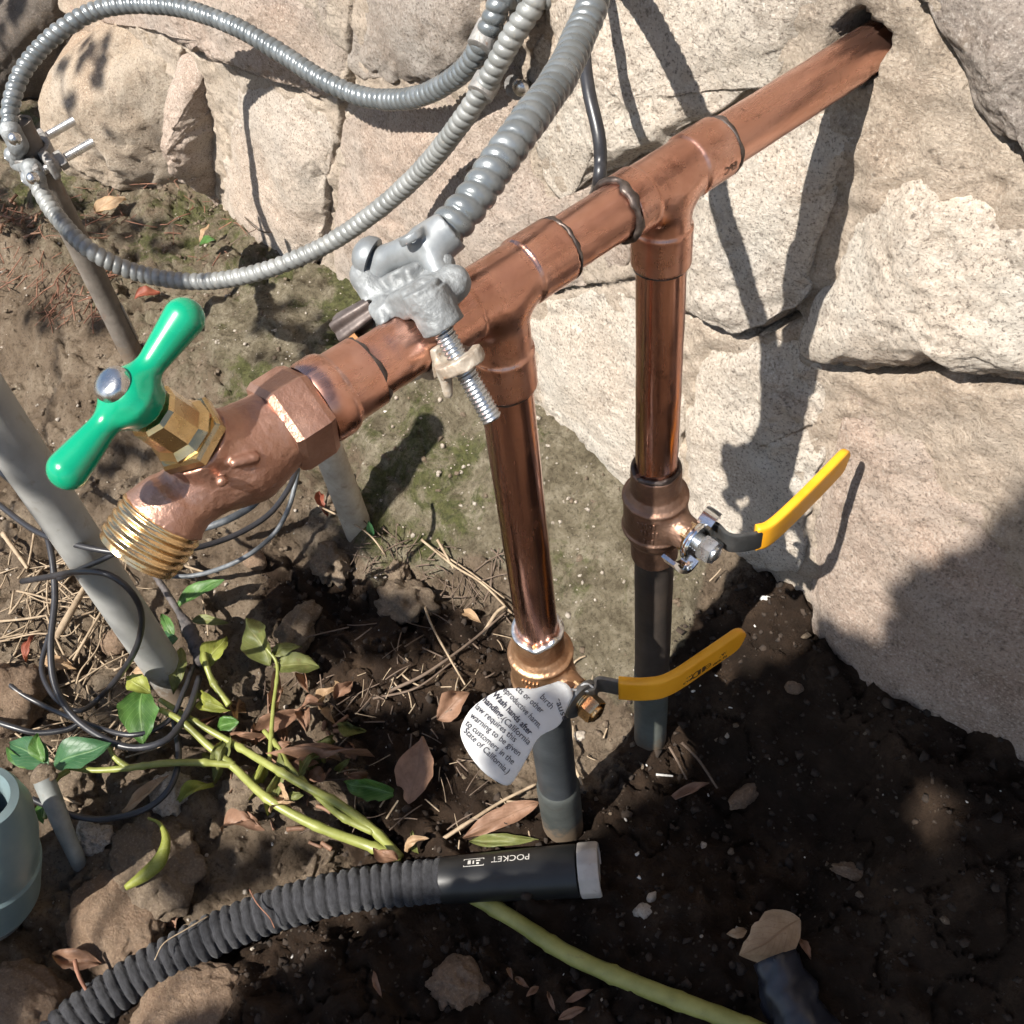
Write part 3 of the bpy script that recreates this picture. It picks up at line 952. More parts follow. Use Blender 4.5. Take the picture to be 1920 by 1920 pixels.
STONES = [
    ([(-60, -60), (112, -60), (122, 60), (128, 160), (116, 240), (132, 300), (100, 345), (-60, 370)], 'stone_dark', 1, 0.11, (0, 0)),
    ([(140, 62), (200, 38), (290, 44), (322, 110), (345, 200), (366, 290), (372, 352), (300, 372), (220, 350), (160, 318), (138, 200)], 'stone_tan', 2, 0.080, (0, 0)),
    ([(126, -60), (640, -60), (660, 20), (652, 90), (634, 186), (590, 182), (520, 146), (430, 104), (345, 84), (300, 34), (200, 26), (136, 46)], 'stone_pink', 3, 0.010, (0, -0.05)),
    ([(398, 128), (450, 122), (590, 196), (636, 250), (618, 330), (612, 440), (596, 500), (560, 500), (478, 470), (418, 400), (404, 250)], 'stone_cream', 4, 0.012, (0.05, -0.05)),
    ([(338, 100), (390, 126), (398, 250), (412, 400), (395, 400), (378, 350), (371, 280), (350, 200)], 'stone_pink', 5, 0.030, (0, 0)),
    ([(674, -60), (925, -60), (920, 60), (876, 138), (780, 156), (655, 146), (670, 60)], 'stone_grey', 6, 0.008, (0, 0)),
    ([(648, 200), (800, 192), (900, 155), (980, 116), (994, 180), (986, 300), (1036, 396), (1120, 338), (1190, 320), (1188, 420), (1180, 515), (1060, 538),
      (990, 560), (985, 680), (900, 690), (760, 640), (690, 610), (636, 540), (628, 450), (640, 330)], 'stone_pink', 7, 0.009, (0, 0)),
    ([(996, 90), (1060, -60), (1330, -60), (1500, -60), (1548, 20), (1500, 92), (1340, 214), (1290, 234), (1190, 296), (1110, 326), (1046, 380), (1004, 300), (1008, 180)], 'stone_white', 8, 0.005, (0, 0)),
    ([(1306, 252), (1500, 116), (1556, 84), (1580, 210), (1634, 240), (1588, 345), (1538, 452), (1512, 558), (1486, 584), (1400, 604), (1306, 580), (1300, 420)], 'stone_white', 9, 0.005, (0.02, -0.11)),
    ([(1735, 222), (1830, 322), (2010, 474), (2010, 706), (1920, 700), (1832, 690), (1790, 654), (1640, 682), (1545, 664), (1512, 644), (1536, 560), (1604, 432), (1644, 334)], 'stone_white', 10, 0.012, (0.0, -0.11)),
    ([(1722, -60), (2010, -60), (2010, 375), (1922, 294), (1804, 128)], 'stone_grey', 11, 0.006, (0, 0)),
    ([(1600, 722), (1700, 714), (1790, 700), (1826, 734), (2010, 748), (2010, 1620), (1930, 1540), (1810, 1440), (1690, 1350), (1600, 1260), (1540, 1180), (1528, 1000), (1558, 900), (1574, 800)], 'stone_pink', 12, 0.006, (0, -0.05)),
    ([(1304, 612), (1400, 634), (1488, 612), (1508, 676), (1574, 708), (1562, 800), (1524, 900), (1512, 1060), (1460, 1060), (1390, 1040), (1296, 1020), (1292, 800), (1302, 700)], 'stone_white', 13, 0.004, (0, -0.03)),
    ([(1002, 572), (1060, 556), (1186, 536), (1280, 602), (1288, 700), (1278, 800), (1284, 1000), (1180, 960), (1080, 900), (990, 850), (985, 700)], 'stone_white', 14, 0.005, (0, 0)),
]
for (pts, mt, sd_, bl, tl) in STONES:
    stone(wp(pts), mt, sd_, bl, tl, rough=2.4 if sd_ in (1, 2, 5) else 1.0)

# the wall goes on outside the picture
rs = np.random.default_rng(31)
k_ = 0
TR = [np.array(wp(s[0])) for s in STONES]
for zc in np.arange(-0.42, 0.62, 0.21):
    for xc in np.arange(-2.2, 1.5, 0.27):
        cx, cz = xc + rs.uniform(-.05, .05) + (0.13 if int(round((zc + .42) / .21)) % 2 else 0), zc + rs.uniform(-.03, .03)
        if min(float(poly_sd(t, np.array([cx]), np.array([cz]))[0]) for t in TR) < 0.075:
            continue
        q = RM.T @ (np.array([cx, WALL_Y, cz]) - CAM)
        if q[2] > 0.05:
            u, v = q[0] / q[2] * FPX + 960, q[1] / q[2] * FPX + 960
            if -30 < u < 1950 and -30 < v < 1950:
                continue
        a = np.linspace(0, 2 * math.pi, 9, endpoint=False) + rs.uniform(0, .5)
        r_ = rs.uniform(0.85, 1.12, 9)
        poly = np.stack([cx + 0.128 * r_ * np.cos(a), cz + 0.098 * r_ * np.sin(a)], 1)
        stone(poly, ['stone_white', 'stone_pink', 'stone_cream', 'stone_grey', 'stone_tan'][k_ % 5], 40 + k_, 0.022, (0, 0), 60, 18)
        k_ += 1

# mortar bed with the rough hole the pipe comes out of
mx = axis_vals(-0.95, 0.30, 0.0028, -2.4, 1.6)
mz = axis_vals(-0.44, 0.10, 0.0028, -0.6, 0.66)
XX, ZZ = np.meshgrid(mx, mz, indexing='ij')
bed = -0.0005 - 0.0034 * fbm(XX * 20, ZZ * 20, 0, 61, 3) - 0.0022 * fbm(XX * 90, ZZ * 90, 0, 65, 4)
CRACKS = [([(1496, 650), (1560, 690), (1640, 704), (1720, 696), (1790, 674), (1832, 712), (1920, 724), (2010, 730)], 0.0032, 0.03), ([(1290, 592), (1350, 614), (1400, 624), (1450, 614), (1492, 592)], 0.0030, 0.03),
          ([(1708, -20), (1800, 130), (1930, 312)], 0.0022, 0.012), ([(662, -20), (660, 90), (642, 190), (640, 250), (615, 330), (612, 440), (628, 500)], 0.0028, 0.03), ([(345, 100), (368, 200), (374, 352)], 0.006, 0.03),
          ([(130, 40), (134, 160), (128, 300)], 0.012, 0.04), ([(330, 84), (430, 106), (520, 148), (600, 190)], 0.003, 0.012), ([(1000, 100), (1002, 300), (1042, 388)], 0.0016, 0.008),
          ([(985, 562), (1060, 544), (1190, 526)], 0.0016, 0.008), ([(640, 600), (700, 620), (760, 650)], 0.004, 0.02)]
for (pts, cw_, cdp) in CRACKS:
    q_ = np.array(wp(pts))
    dd = np.full(XX.shape, 1e9)
    for i in range(len(q_) - 1):
        e_ = q_[i + 1] - q_[i]
        t_ = np.clip(((XX - q_[i][0]) * e_[0] + (ZZ - q_[i][1]) * e_[1]) / (e_ @ e_), 0, 1)
        dd = np.minimum(dd, np.hypot(XX - q_[i][0] - t_ * e_[0], ZZ - q_[i][1] - t_ * e_[1]))
    dd = dd + cw_ * 0.6 * vnoise(XX * 70, ZZ * 70, 0, 91)
    bed = bed + cdp * smooth(cw_, cw_ * 0.35, dd)
ang = np.arctan2(ZZ - 0.003, XX)
hole_r = 0.0118 + 0.0036 * smooth(0.0, 1.0, np.sin(ang)) + 0.002 * vnoise(np.cos(ang) * 3, np.sin(ang) * 3, 0, 5)
hd = np.hypot(XX, ZZ - 0.003)
bed = bed + 0.10 * smooth(0.0025, -0.002, hd - hole_r) - 0.003 * smooth(0.07, 0.02, hd)
V = np.stack([XX, WALL_Y + bed, ZZ], -1).reshape(-1, 3)
ny2 = XX.shape[1]
i2 = (np.arange(XX.shape[0] - 1)[:, None] * ny2 + np.arange(ny2 - 1)[None]).ravel()
F = np.stack([i2, i2 + ny2, i2 + ny2 + 1, i2 + 1], 1)
mk('mortar', V, F, M['mortar'], wall, None)
V, F = box((-0.4, 0.44, 0.03), (1, 0, 0), (0, 1, 0), (0, 0, 1), 2.0, 0.09, 0.63, 0.01)
mk('wall_core', V, F, M['mortar'], wall)
# ------------------------------------------------------------------ copper pipework
RO = 0.0111                                            # 3/4 inch copper, 22 mm across
Y1, Y2 = 0.0915, 0.0                                   # the two tees
pipework = thing('copper_pipework', 'copper water pipe coming out of the wall with two risers', 'pipe', (0, 0, -0.48))


def pipe_bent(pts, r, seg=40, n=40, amp=0.00012):
    P, L = catmull(pts, n)
    return sweep(P, r + amp * vnoise(np.arange(n) * 0.4, 3.0), seg)


def oriented(name, vf, mat, parent, **k):
    return mk(name, vf[0], vf[1], M[mat], parent, **k)


oriented('pipe', pipe_bent([(0, 0.305, 0.0004), (0, 0.21, 0), (0, Y1 + 0.018, 0)], RO, n=60), 'copper', pipework)
oriented('pipe', pipe_bent([(0, Y1 - 0.012, 0), (0, Y2 + 0.014, 0)], RO), 'copper', pipework)
oriented('pipe', pipe_bent([(0, Y2 - 0.014, 0), (0, -0.072, 0)], RO), 'copper', pipework)


def tee(y, yp, ym, zb):
    """copper tee: run from ym to yp, branch down to zb"""
    def f(P):
        run = sd_cyl(P, (0, y - 0.016, 0), (0, y + 0.016, 0), 0.0123)
        br = sd_cyl(P, (0, y, 0), (0, y, zb + 0.017), 0.0123)
        d = smin(run, br, 0.007)
        d = smin(d, sd_cyl(P, (0, y + 0.0145, 0), (0, yp, 0), 0.0131) , 0.0016)
        d = smin(d, sd_cyl(P, (0, ym, 0), (0, y - 0.0145, 0), 0.0131), 0.0016)
        d = smin(d, sd_cyl(P, (0, y, zb), (0, y, zb + 0.0185), 0.0131), 0.0016)
        inner = np.minimum(sd_cyl(P, (0, ym - 0.01, 0), (0, yp + 0.01, 0), RO - 0.0004), sd_cyl(P, (0, y, 0), (0, y, zb - 0.01), RO - 0.0004))
        return np.maximum(d, -inner)
    return surfnet(f, (-0.0155, ym - 0.002, zb - 0.002), (0.0155, yp + 0.002, 0.0155), 0.00075)


oriented('tee', tee(Y1, 0.1240, 0.0665, -0.0385), 'copper_fit', pipework, sharp=None)
oriented('tee', tee(Y2, 0.0325, -0.0300, -0.0465), 'copper_fit', pipework, sharp=None)


def ring(o, d, r, mat, w=0.0022, h=0.0011, seed=0, name='solder_joint'):
    d, u, v = basis(d)
    th = np.arange(64) * 2 * math.pi / 64
    P = np.asarray(o) + (r + 0.0002) * (np.cos(th)[:, None] * u + np.sin(th)[:, None] * v)
    off = 0.0009 * fbm(np.cos(th) * 2 + seed, np.sin(th) * 2, seed, 3, 3) - (w * 1.4 * np.exp(-((th - 1.2 - seed) % 6.283 - 3.1) ** 2 / 0.05))
    V, F = [], []
    for j in range(64):
        rad = (P[j] - np.asarray(o)) / np.linalg.norm(P[j] - np.asarray(o))
        ww = w * (1 + 0.6 * vnoise(math.cos(th[j]) * 3 + seed, math.sin(th[j]) * 3)) * 0.85
        for a in range(8):
            q = a * 2 * math.pi / 8
            V.append(P[j] + d * (off[j] + ww * math.cos(q)) + rad * (h * math.sin(q)))
    for j in range(64):
        for a in range(8):
            F.append((j * 8 + a, ((j + 1) % 64) * 8 + a, ((j + 1) % 64) * 8 + (a + 1) % 8, j * 8 + (a + 1) % 8))
    return mk(name, V, F, M[mat], pipework, None)


YD = (0, 1, 0)
ring((0, 0.1248, 0), YD, RO + 0.0007, 'joint_dark', 0.0016, 0.0011, 1)
ring((0, 0.0655, 0), YD, RO + 0.0009, 'joint_dark', 0.0022, 0.0015, 2)
ring((0, 0.0335, 0), YD, RO + 0.0007, 'joint_dark', 0.0016, 0.0011, 3)
ring((0, -0.0312, 0), YD, RO + 0.0008, 'joint_dark', 0.0026, 0.0013, 4)
ring((0, -0.0590, 0), YD, RO + 0.0007, 'joint_dark', 0.0016, 0.0011, 5)
ring((0, Y1, -0.0395), (0, 0, 1), RO + 0.0004, 'joint_dark', 0.0008, 0.0006, 6)
ring((0, Y2, -0.0475), (0, 0, 1), RO + 0.0004, 'joint_dark', 0.0008, 0.0006, 7)

ZR, ZF = -0.170, -0.2250                                # tops of the two ball valves
oriented('riser', pipe_bent([(0, Y1, -0.022), (0.0003, Y1, -0.1), (0, Y1, ZR - 0.012)], RO), 'copper_riser', pipework)
oriented('riser', pipe_bent([(0, Y2, -0.030), (-0.0003, Y2, -0.13), (0, Y2, ZF - 0.012)], RO), 'copper_riser', pipework)
ring((0, Y1, ZR + 0.0005), (0, 0, 1), RO + 0.0008, 'joint_dark', 0.0018, 0.0014, 8)
ring((0, Y2, ZF + 0.0004), (0, 0, 1), RO + 0.0011, 'solder', 0.0019, 0.0020, 9)
# adapter that takes the faucet
V, F = lathe((0, 0, 0), (0, -1, 0), [(0.0592, RO + 0.0001), (0.0592, 0.0131), (0.0700, 0.0132), (0.0712, 0.0138), (0.0722, 0.0146), (0.0740, 0.0152), (0.0800, 0.0152), (0.0815, 0.0146), (0.0815, 0.0105)], 64)
mk('adapter', V, F, M['copper_fit'], pipework)
# old pipe stubs standing in the soil
BZ = ZR - 0.072
oriented('old_pipe', pipe_bent([(0, Y1, BZ + 0.01), (0, Y1 + 0.0005, -0.33), (0.0003, Y1, -0.372)], 0.0116), 'pipe_dark', pipework)
oriented('old_pipe', pipe_bent([(0.0003, Y1, -0.3722), (0.0004, Y1, -0.43), (0.0006, Y1, -0.53)], 0.0119), 'pipe_old2', pipework)
BZ2 = ZF - 0.072
V, F = lathe((0, 0, 0), (0, 0, -1), [(-BZ2 - 0.01, 0.0128), (0.35, 0.0130), (0.413, 0.0131)], 40)
mk('old_pipe', V, F, M['pipe_blue'], pipework)
V, F = lathe((0, 0, 0), (0, 0, -1), [(0.410, 0.0120), (0.4125, 0.0138), (0.416, 0.0146), (0.424, 0.0147), (0.47, 0.0147), (0.54, 0.0147)], 40)
mk('old_socket', V, F, M['pipe_old'], pipework)
# stamped letters on the rear tee
tv, tf = text_mesh('EPC', 0.0046, True)
sa = math.radians(-12)                                  # where on the run they sit
tv2 = []
for p in tv:
    an = sa + (p[1]) / 0.0131
    tv2.append((0.01335 * math.cos(an), 0.1215 - p[0] * 1.0, 0.01335 * math.sin(an)))
mk('stamped_letters', tv2, tf, M['copper_burnt'], pipework, None)

# ------------------------------------------------------------------ hose faucet
faucet = thing('hose_faucet', 'bronze hose faucet with green cross handle at the pipe end', 'faucet', (0, -0.115, -0.02))
B0 = np.array([0, -0.1160, -0.001])
BD = np.array([0, -0.392, 0.920])                      # bonnet axis
SD = np.array([0, -0.86, -0.51])
SD /= np.linalg.norm(SD)
S0 = np.array([0, -0.1405, -0.0048])


def faucet_body(P):
    d = sd_cyl(P, (0, -0.088, 0), (0, -0.112, -0.0005), 0.0140, 0.0146)
    d = smin(d, sd_sph(P, B0 + np.array([0, 0.004, -0.0015]), 0.0153), 0.006)
    d = smin(d, sd_cyl(P, B0, B0 + BD * 0.0175, 0.0132, 0.0118), 0.005)
    d = smin(d, sd_caps(P, (0, -0.120, -0.003), S0 - SD * 0.002, 0.0118, 0.0108), 0.004)
    d = smin(d, sd_cyl(P, S0 - SD * 0.006, S0 + SD * 0.0015, 0.0100, 0.0136), 0.004)
    lug = sd_caps(P, B0 + BD * 0.0125 + np.array([0.0135, 0.003, 0]), B0 + BD * 0.0105 + np.array([0.0145, 0.0085, 0]), 0.0017)
    lug = np.minimum(lug, sd_sph(P, B0 + BD * 0.0105 + np.array([0.0142, -0.004, -0.001]), 0.0019))
    d = smin(d, lug, 0.0012)
    return d + 0.00018 * vnoise(P[..., 0] * 900, P[..., 1] * 900, P[..., 2] * 900)


V, F = surfnet(faucet_body, (-0.021, -0.158, -0.024), (0.021, -0.084, 0.024), 0.0007)
mk('body', V, F, M['bronze'], faucet, None)
V, F = hexnut((0, 0, 0), (0, -1, 0), 0.0818, 0.0972, 0.0174, 0.16, 6, math.radians(18))
mk('hex_collar', V, F, M['bronze'], faucet, 20)
V, F = thread(S0, SD, 0.001, 0.0165, 0.0142, 0.0029, 0.0011, 56, 7)
th_ = mk('threaded_outlet', V, F, M['brass_warm'], faucet, None)
V, F = lathe(S0 + SD * 0.0170, SD, [(-0.002, 0.0092), (0.0, 0.0092), (0.0, 0.0130), (-0.002, 0.0130)], 48, False)
mk('outlet_rim', V, F, M['brass_warm'], th_)
V, F = hexnut(B0, BD, 0.0178, 0.0228, 0.0130, 0.22, 6, 0.3)
mk('bonnet_nut', V, F, M['brass'], faucet, 20)
V, F = lathe(B0, BD, [(0.0226, 0.0108), (0.0240, 0.0110), (0.0252, 0.0098), (0.0262, 0.0090), (0.0372, 0.0088), (0.0385, 0.0078), (0.0400, 0.0040), (0.0430, 0.0038)], 10, True, 0.2)
mk('packing_nut', V, F, M['brass'], faucet, 25)
HC = B0 + BD * 0.0468
hv = np.array([0, -0.0445, -0.0272])
hv = hv - BD * (hv @ BD)
hv /= np.linalg.norm(hv)
hw = np.cross(BD, hv)
hu = hv * math.cos(0.10) + hw * math.sin(0.10)
A1 = HC - hu * 0.0272 + BD * 0.0010
A2 = HC + hu * 0.0266 + BD * 0.0010


def handle(P):
    q = P - HC
    a = q @ BD
    rad = np.linalg.norm(q - a[..., None] * BD, axis=-1)
    hub = np.hypot(rad / 0.0086, a / 0.0076) - 1
    hub = hub * 0.0078
    d = hub
    for e in (A1, A2):
        dirv = (e - HC) / np.linalg.norm(e - HC)
        arm = sd_caps(P, HC + dirv * 0.004, e, 0.0032, 0.0060)
        d = smin(d, arm, 0.0042)
    d = smin(d, sd_cyl(P, HC - BD * 0.006, HC, 0.0082), 0.003)
    return smax(d, -sd_cyl(P, HC + BD * 0.0066, HC + BD * 0.02, 0.0056), 0.0008)


lo = np.minimum.reduce([A1, A2, HC]) - 0.0115
hi = np.maximum.reduce([A1, A2, HC]) + 0.0115
V, F = surfnet(handle, lo, hi, 0.0007)
hnd = mk('handle', V, F, M['green'], faucet, None)
V, F = lathe(HC, BD, [(0.0040, 0.0054), (0.0070, 0.0056), (0.0080, 0.0053), (0.0090, 0.0044), (0.0096, 0.0028), (0.0098, 0.0006)], 32)
scr = mk('handle_screw', V, F, M['screw'], hnd, 50)

# ------------------------------------------------------------------ ball valves
def ball_valve(name_label, y, ztop, bmat, grip_pts, lev_pts, nutmat, dark):
    t = thing('ball_valve', name_label, 'valve', (0, y, ztop - 0.08), 'yellow lever ball valves')
    zc = ztop - 0.036
    stem = np.array([0, y, zc])

    def f(P):
        ax = np.hypot(P[..., 0], P[..., 1] - y)
        z = ztop - P[..., 2]
        prof = np.interp(z, [-0.001, 0.0, 0.0005, 0.0155, 0.0200, 0.0240, 0.0480, 0.0530, 0.0580, 0.0740, 0.0745],
                         [0.0100, 0.0130, 0.0136, 0.0138, 0.0166, 0.0176, 0.0176, 0.0164, 0.0138, 0.0136, 0.0100])
        d = np.maximum((ax - prof) * 0.85, np.maximum(-z, z - 0.0742))
        bead = np.hypot(ax - 0.0170, z - 0.0215) - 0.0014
        bead = np.minimum(bead, np.hypot(ax - 0.0176, z - 0.0462) - 0.0012)
        d = smin(d, bead, 0.0012)
        d = smin(d, sd_cyl(P, stem, stem + np.array([0.0265, 0, 0]), 0.0112, 0.0092), 0.004)
        return d + 0.00015 * vnoise(P[..., 0] * 1000, P[..., 1] * 1000, P[..., 2] * 1000)
    V, F = surfnet(f, (-0.0205, y - 0.0205, ztop - 0.076), (0.029, y + 0.0205, ztop + 0.002), 0.0007)
    body = mk('body', V, F, M[bmat], t, None)
    # raised casting marks on the barrel
    parts = []
    for row, (dz, n) in enumerate(((0.0285, 5), (0.0350, 5), (0.0415, 3))):
        for k in range(n):
            a = math.radians(-78 + row * 6 + k * 7)
            o = np.array([0.0178 * math.cos(a), y + 0.0178 * math.sin(a), ztop - dz])
            tn = np.array([-math.sin(a), math.cos(a), 0])
            parts.append(box(o, (math.cos(a), math.sin(a), 0), tn, (0, 0, 1), 0.0005, 0.00055, 0.0021 if (k + row) % 3 else 0.0014, 0.0002))
    V, F = join(parts)
    mk('cast_marks', V, F, M[bmat], body)
    V, F = hexnut(stem, (1, 0, 0), 0.0235, 0.0285, 0.0098, 0.15, 6, 0.3)
    mk('packing_gland', V, F, M['brass_warm'], t, 20)
    V, F = thread(stem, (1, 0, 0), 0.028, 0.0375, 0.0052, 0.0013, 0.0004, 28, 6)
    mk('stem', V, F, M[nutmat], t, None)
    V, F = hexnut(stem, (1, 0, 0), 0.0350, 0.0430, 0.0076, 0.16, 6, 0.2)
    nut = mk('stem_nut', V, F, M[nutmat], t, 20)
    V, F = lathe(stem, (1, 0, 0), [(0.0429, 0.0044), (0.0442, 0.0042), (0.0446, 0.0034)], 24)
    mk('stem_end', V, F, M[nutmat], nut)

    def strip(P, hw, ht, n=40, endround=0.0, taper=None, zoff=0.0):
        """flat bar along P, standing upright: hw half height, ht half thickness"""
        C, L = catmull(P, n)
        T = np.gradient(C, axis=0)
        T /= np.linalg.norm(T, axis=1)[:, None]
        up = np.array([0, 0, 1.0]) - T * T[:, 2:3]
        up /= np.linalg.norm(up, axis=1)[:, None]
        N = np.cross(T, up)
        s = np.linspace(0, L, n)
        V, F, m = [], [], 20
        for i in range(n):
            e = 1.0
            if endround:
                q = (L - s[i]) / endround
                if q < 1: e = math.sqrt(max(0.02, 1 - (1 - q) ** 2))
            w = hw * e
            hh = ht * max(e, 0.55)
            for k in range(m):
                a = 2 * math.pi * k / m
                cx, cy = math.cos(a), math.sin(a)
                p = 0.32
                ux = math.copysign(abs(cx) ** p, cx) * hh
                uy = math.copysign(abs(cy) ** p, cy) * w
                V.append(C[i] + N[i] * ux + up[i] * (uy + zoff))
        for i in range(n - 1):
            for k in range(m):
                F.append((i * m + k, i * m + (k + 1) % m, (i + 1) * m + (k + 1) % m, (i + 1) * m + k))
        F.append(tuple(range(m))[::-1])
        F.append(tuple((n - 1) * m + k for k in range(m)))
        return np.array(V), F
    V, F = strip(lev_pts, 0.0072, 0.0012)
    lever = mk('lever', V, F, M[dark], t)
    V, F = lathe(stem, (1, 0, 0), [(0.0290, 0.0052), (0.0290, 0.0120), (0.0315, 0.0124), (0.0325, 0.0118), (0.0325, 0.0052)], 40, False)
    mk('lever_eye', V, F, M['chrome'] if nutmat != 'brass_warm' else M[dark], lever)
    V, F = strip(grip_pts, 0.0092, 0.0027, 46, 0.009)
    grip = mk('grip', V, F, M['yellow'], lever, None)
    return t, lever, grip, strip, stem


zs = ZR - 0.036
lv = [np.array([0.030, Y1 + 0.006, zs]), np.array([0.033, Y1 + 0.012, zs]), on_z(1372, 1018, zs), on_z(1432, 1008, zs), on_z(1470, 975, zs)]
g_ = [on_z(1416, 1008, zs), on_z(1440, 1000, zs), on_z(1480, 965, zs), on_z(1540, 905, zs), on_z(1590, 853, zs)]
rear_valve, lev_r, grip_r, _s, _st = ball_valve('brown ball valve on the rear riser, chromed stem nut, yellow lever tipped towards the wall', Y1, ZR, 'valve_brown', g_, lv, 'bolt_zinc', 'lever')
# plated stop ears on the rear stem
par = []
for sgn in (1, -1):
    pts = [(0.031, Y1 + sgn * 0.004, zs + sgn * 0.011), (0.0305, Y1 + sgn * 0.010, zs + sgn * 0.0135), (0.0285, Y1 + sgn * 0.0155, zs + sgn * 0.010), (0.026, Y1 + sgn * 0.0175, zs + sgn * 0.004)]
    C, L = catmull(pts, 14)
    V = []
    for i, c in enumerate(C):
        rdir = np.array([0, c[1] - Y1, c[2] - zs])
        rdir /= np.linalg.norm(rdir)
        for (a, b) in ((-1, -1), (1, -1), (1, 1), (-1, 1)):
            V.append(c + np.array([1, 0, 0]) * a * 0.0045 + rdir * b * 0.0011)
    F = [(i * 4 + k, i * 4 + (k + 1) % 4, i * 4 + 4 + (k + 1) % 4, i * 4 + 4 + k) for i in range(13) for k in range(4)] + [(3, 2, 1, 0), (52, 53, 54, 55)]
    mk('stop_ear', V, F, M['chrome'], rear_valve)

zs2 = ZF - 0.036
lv = [np.array([0.030, 0.002, zs2]), np.array([0.034, 0.007, zs2]), on_z(1122, 1283, zs2), on_z(1170, 1290, zs2), on_z(1215, 1290, zs2)]
g_ = [on_z(1160, 1290, zs2), on_z(1210, 1292, zs2), on_z(1255, 1282, zs2), on_z(1320, 1240, zs2), on_z(1396, 1188, zs2)]
front_valve, lev_f, grip_f, strip_f, stem_f = ball_valve('golden bronze ball valve on the front riser with yellow lever and paper tag', Y2, ZF, 'valve_bronze', g_, lv, 'brass_warm', 'lever_steel')
# print on the front lever: rows of small block marks and letters along the grip face
C, L = catmull(g_, 80)
Tn = np.gradient(C, axis=0)
Tn /= np.linalg.norm(Tn, axis=1)[:, None]


def on_grip(s, v):
    i = int(np.clip(s * 79, 0, 79))
    t = Tn[i]
    up = np.array([0, 0, 1.0]) - t * t[2]
    up /= np.linalg.norm(up)
    nrm = np.cross(t, up)
    if nrm @ (CAM - C[i]) < 0: nrm = -nrm
    return C[i] + up * v + nrm * 0.00275, t, up


def grip_text(s, v, txt, size):
    o, t, up = on_grip(s, v)
    n_ = np.cross(t, up)
    sg = 1.0
    tv, tf = text_mesh(txt, size, True)
    out = []
    for p in tv:
        i = int(np.clip((s + p[0] / L) * 79, 0, 79))
        oo, tt, uu = on_grip(s + p[0] / L, v)
        out.append(oo + uu * p[1])
    return np.array(out), tf


pr = [grip_text(0.46, -0.0002, 'cws', 0.0030), grip_text(0.44, -0.0045, 'CWP', 0.0030), grip_text(0.75, -0.0015, 'LW', 0.0036)]
tv, tf = grip_text(0.505, -0.0052, 'C', 0.0085)
pr.append((tv[:], tf))
for s_ in (0.575, 0.61):
    o, t, up = on_grip(s_, -0.0022)
    pr.append((np.array([o - t * .0011 - up * .0026, o + t * .0011 - up * .0026, o + t * .0011 + up * .0026, o - t * .0011 + up * .0026]), [(0, 1, 2, 3)]))
for k in range(10):                                      # a row of print too small to read
    o, t, up = on_grip(0.70 + 0.011 * k + (0.02 if k > 6 else 0), -0.0050 + (0.0004 if k % 3 else 0))
    hh_ = 0.0010 if k % 2 else 0.0007
    pr.append((np.array([o - t * .0004 - up * hh_, o + t * .0004 - up * hh_, o + t * .0004 + up * hh_, o - t * .0004 + up * hh_]), [(0, 1, 2, 3)]))
o, t, up = on_grip(0.655, -0.0022)                       # crossed emblem
for a in range(8):
    q0, q1 = a * math.pi / 4, (a + 1) * math.pi / 4
    ri, ro_ = 0.0018, 0.0024
    pr.append((np.array([o + (t * math.cos(q) + up * math.sin(q)) * r for q, r in ((q0, ri), (q1, ri), (q1, ro_), (q0, ro_))]), [(0, 1, 2, 3)]))
pr.append((np.array([o - t * .0018 - up * .0003, o + t * .0018 - up * .0003, o + t * .0018 + up * .0003, o - t * .0018 + up * .0003]), [(0, 1, 2, 3)]))
V, F = join(pr)
mk('printed_marks', V, F, M['ink_brown'], grip_f, None)

# ------------------------------------------------------------------ paper warning tag
tz = np.array([0.0375, -0.0035, zs2 + 0.004])
TAGN = np.array([0.66, 0.02, 0.72])
TAGN /= np.linalg.norm(TAGN)


def tag_pt(px, py, lift=0.0):
    """point on the tag sheet: a gently curved sheet leaning out from the valve stem"""
    u = (1065 - px) / 200.0
    v = (py - 1290) / 180.0
    r_ = ray(px, py)
    d = float(((tz - CAM) @ TAGN) / (r_ @ TAGN)) - 0.002 + 0.006 * (u - 0.45) ** 2 - 0.003 * math.sin(3.0 * v + 0.6) + 0.002 * math.sin(5 * (u - v)) - lift
    return at_depth(px, py, d)


outline = [(1066, 1284), (1050, 1276), (1036, 1281), (1020, 1286), (1000, 1292), (975, 1290), (945, 1291), (915, 1304), (885, 1326), (868, 1352), (862, 1372), (868, 1394), (884, 1422),
           (908, 1450), (932, 1466), (948, 1474), (960, 1470), (978, 1440), (996, 1408), (1004, 1390), (1018, 1376), (1042, 1366), (1054, 1354), (1060, 1336), (1068, 1318), (1076, 1302)]
oc = np.array([965.0, 1372.0])
o2 = np.array(outline, float)
for _ in range(1):
    nx2 = np.roll(o2, -1, 0)
    o2 = np.stack([o2 * .75 + nx2 * .25, o2 * .25 + nx2 * .75], 1).reshape(-1, 2)
nr_ = 14
V, F = [], []
for sgn in (0, 1):
    for i in range(nr_ + 1):
        for p in o2:
            q = oc + (p - oc) * (i / nr_)
            cr = 0.0012 * fbm(q[0] / 14, q[1] / 14, 0, 9, 2) * float(smooth(985, 1050, q[0])) * float(smooth(1340, 1290, q[1]))
            V.append(tag_pt(q[0], q[1], cr) - RM[:, 2] * (0.0 if sgn == 0 else -0.00025))
m_ = len(o2)
for sgn in (0, 1):
    b = sgn * (nr_ + 1) * m_
    for i in range(nr_):
        for j in range(m_):
            k = (j + 1) % m_
            q = (b + i * m_ + j, b + i * m_ + k, b + (i + 1) * m_ + k, b + (i + 1) * m_ + j)
            F.append(q if sgn == 0 else q[::-1])
b0, b1 = nr_ * m_, (2 * nr_ + 1) * m_
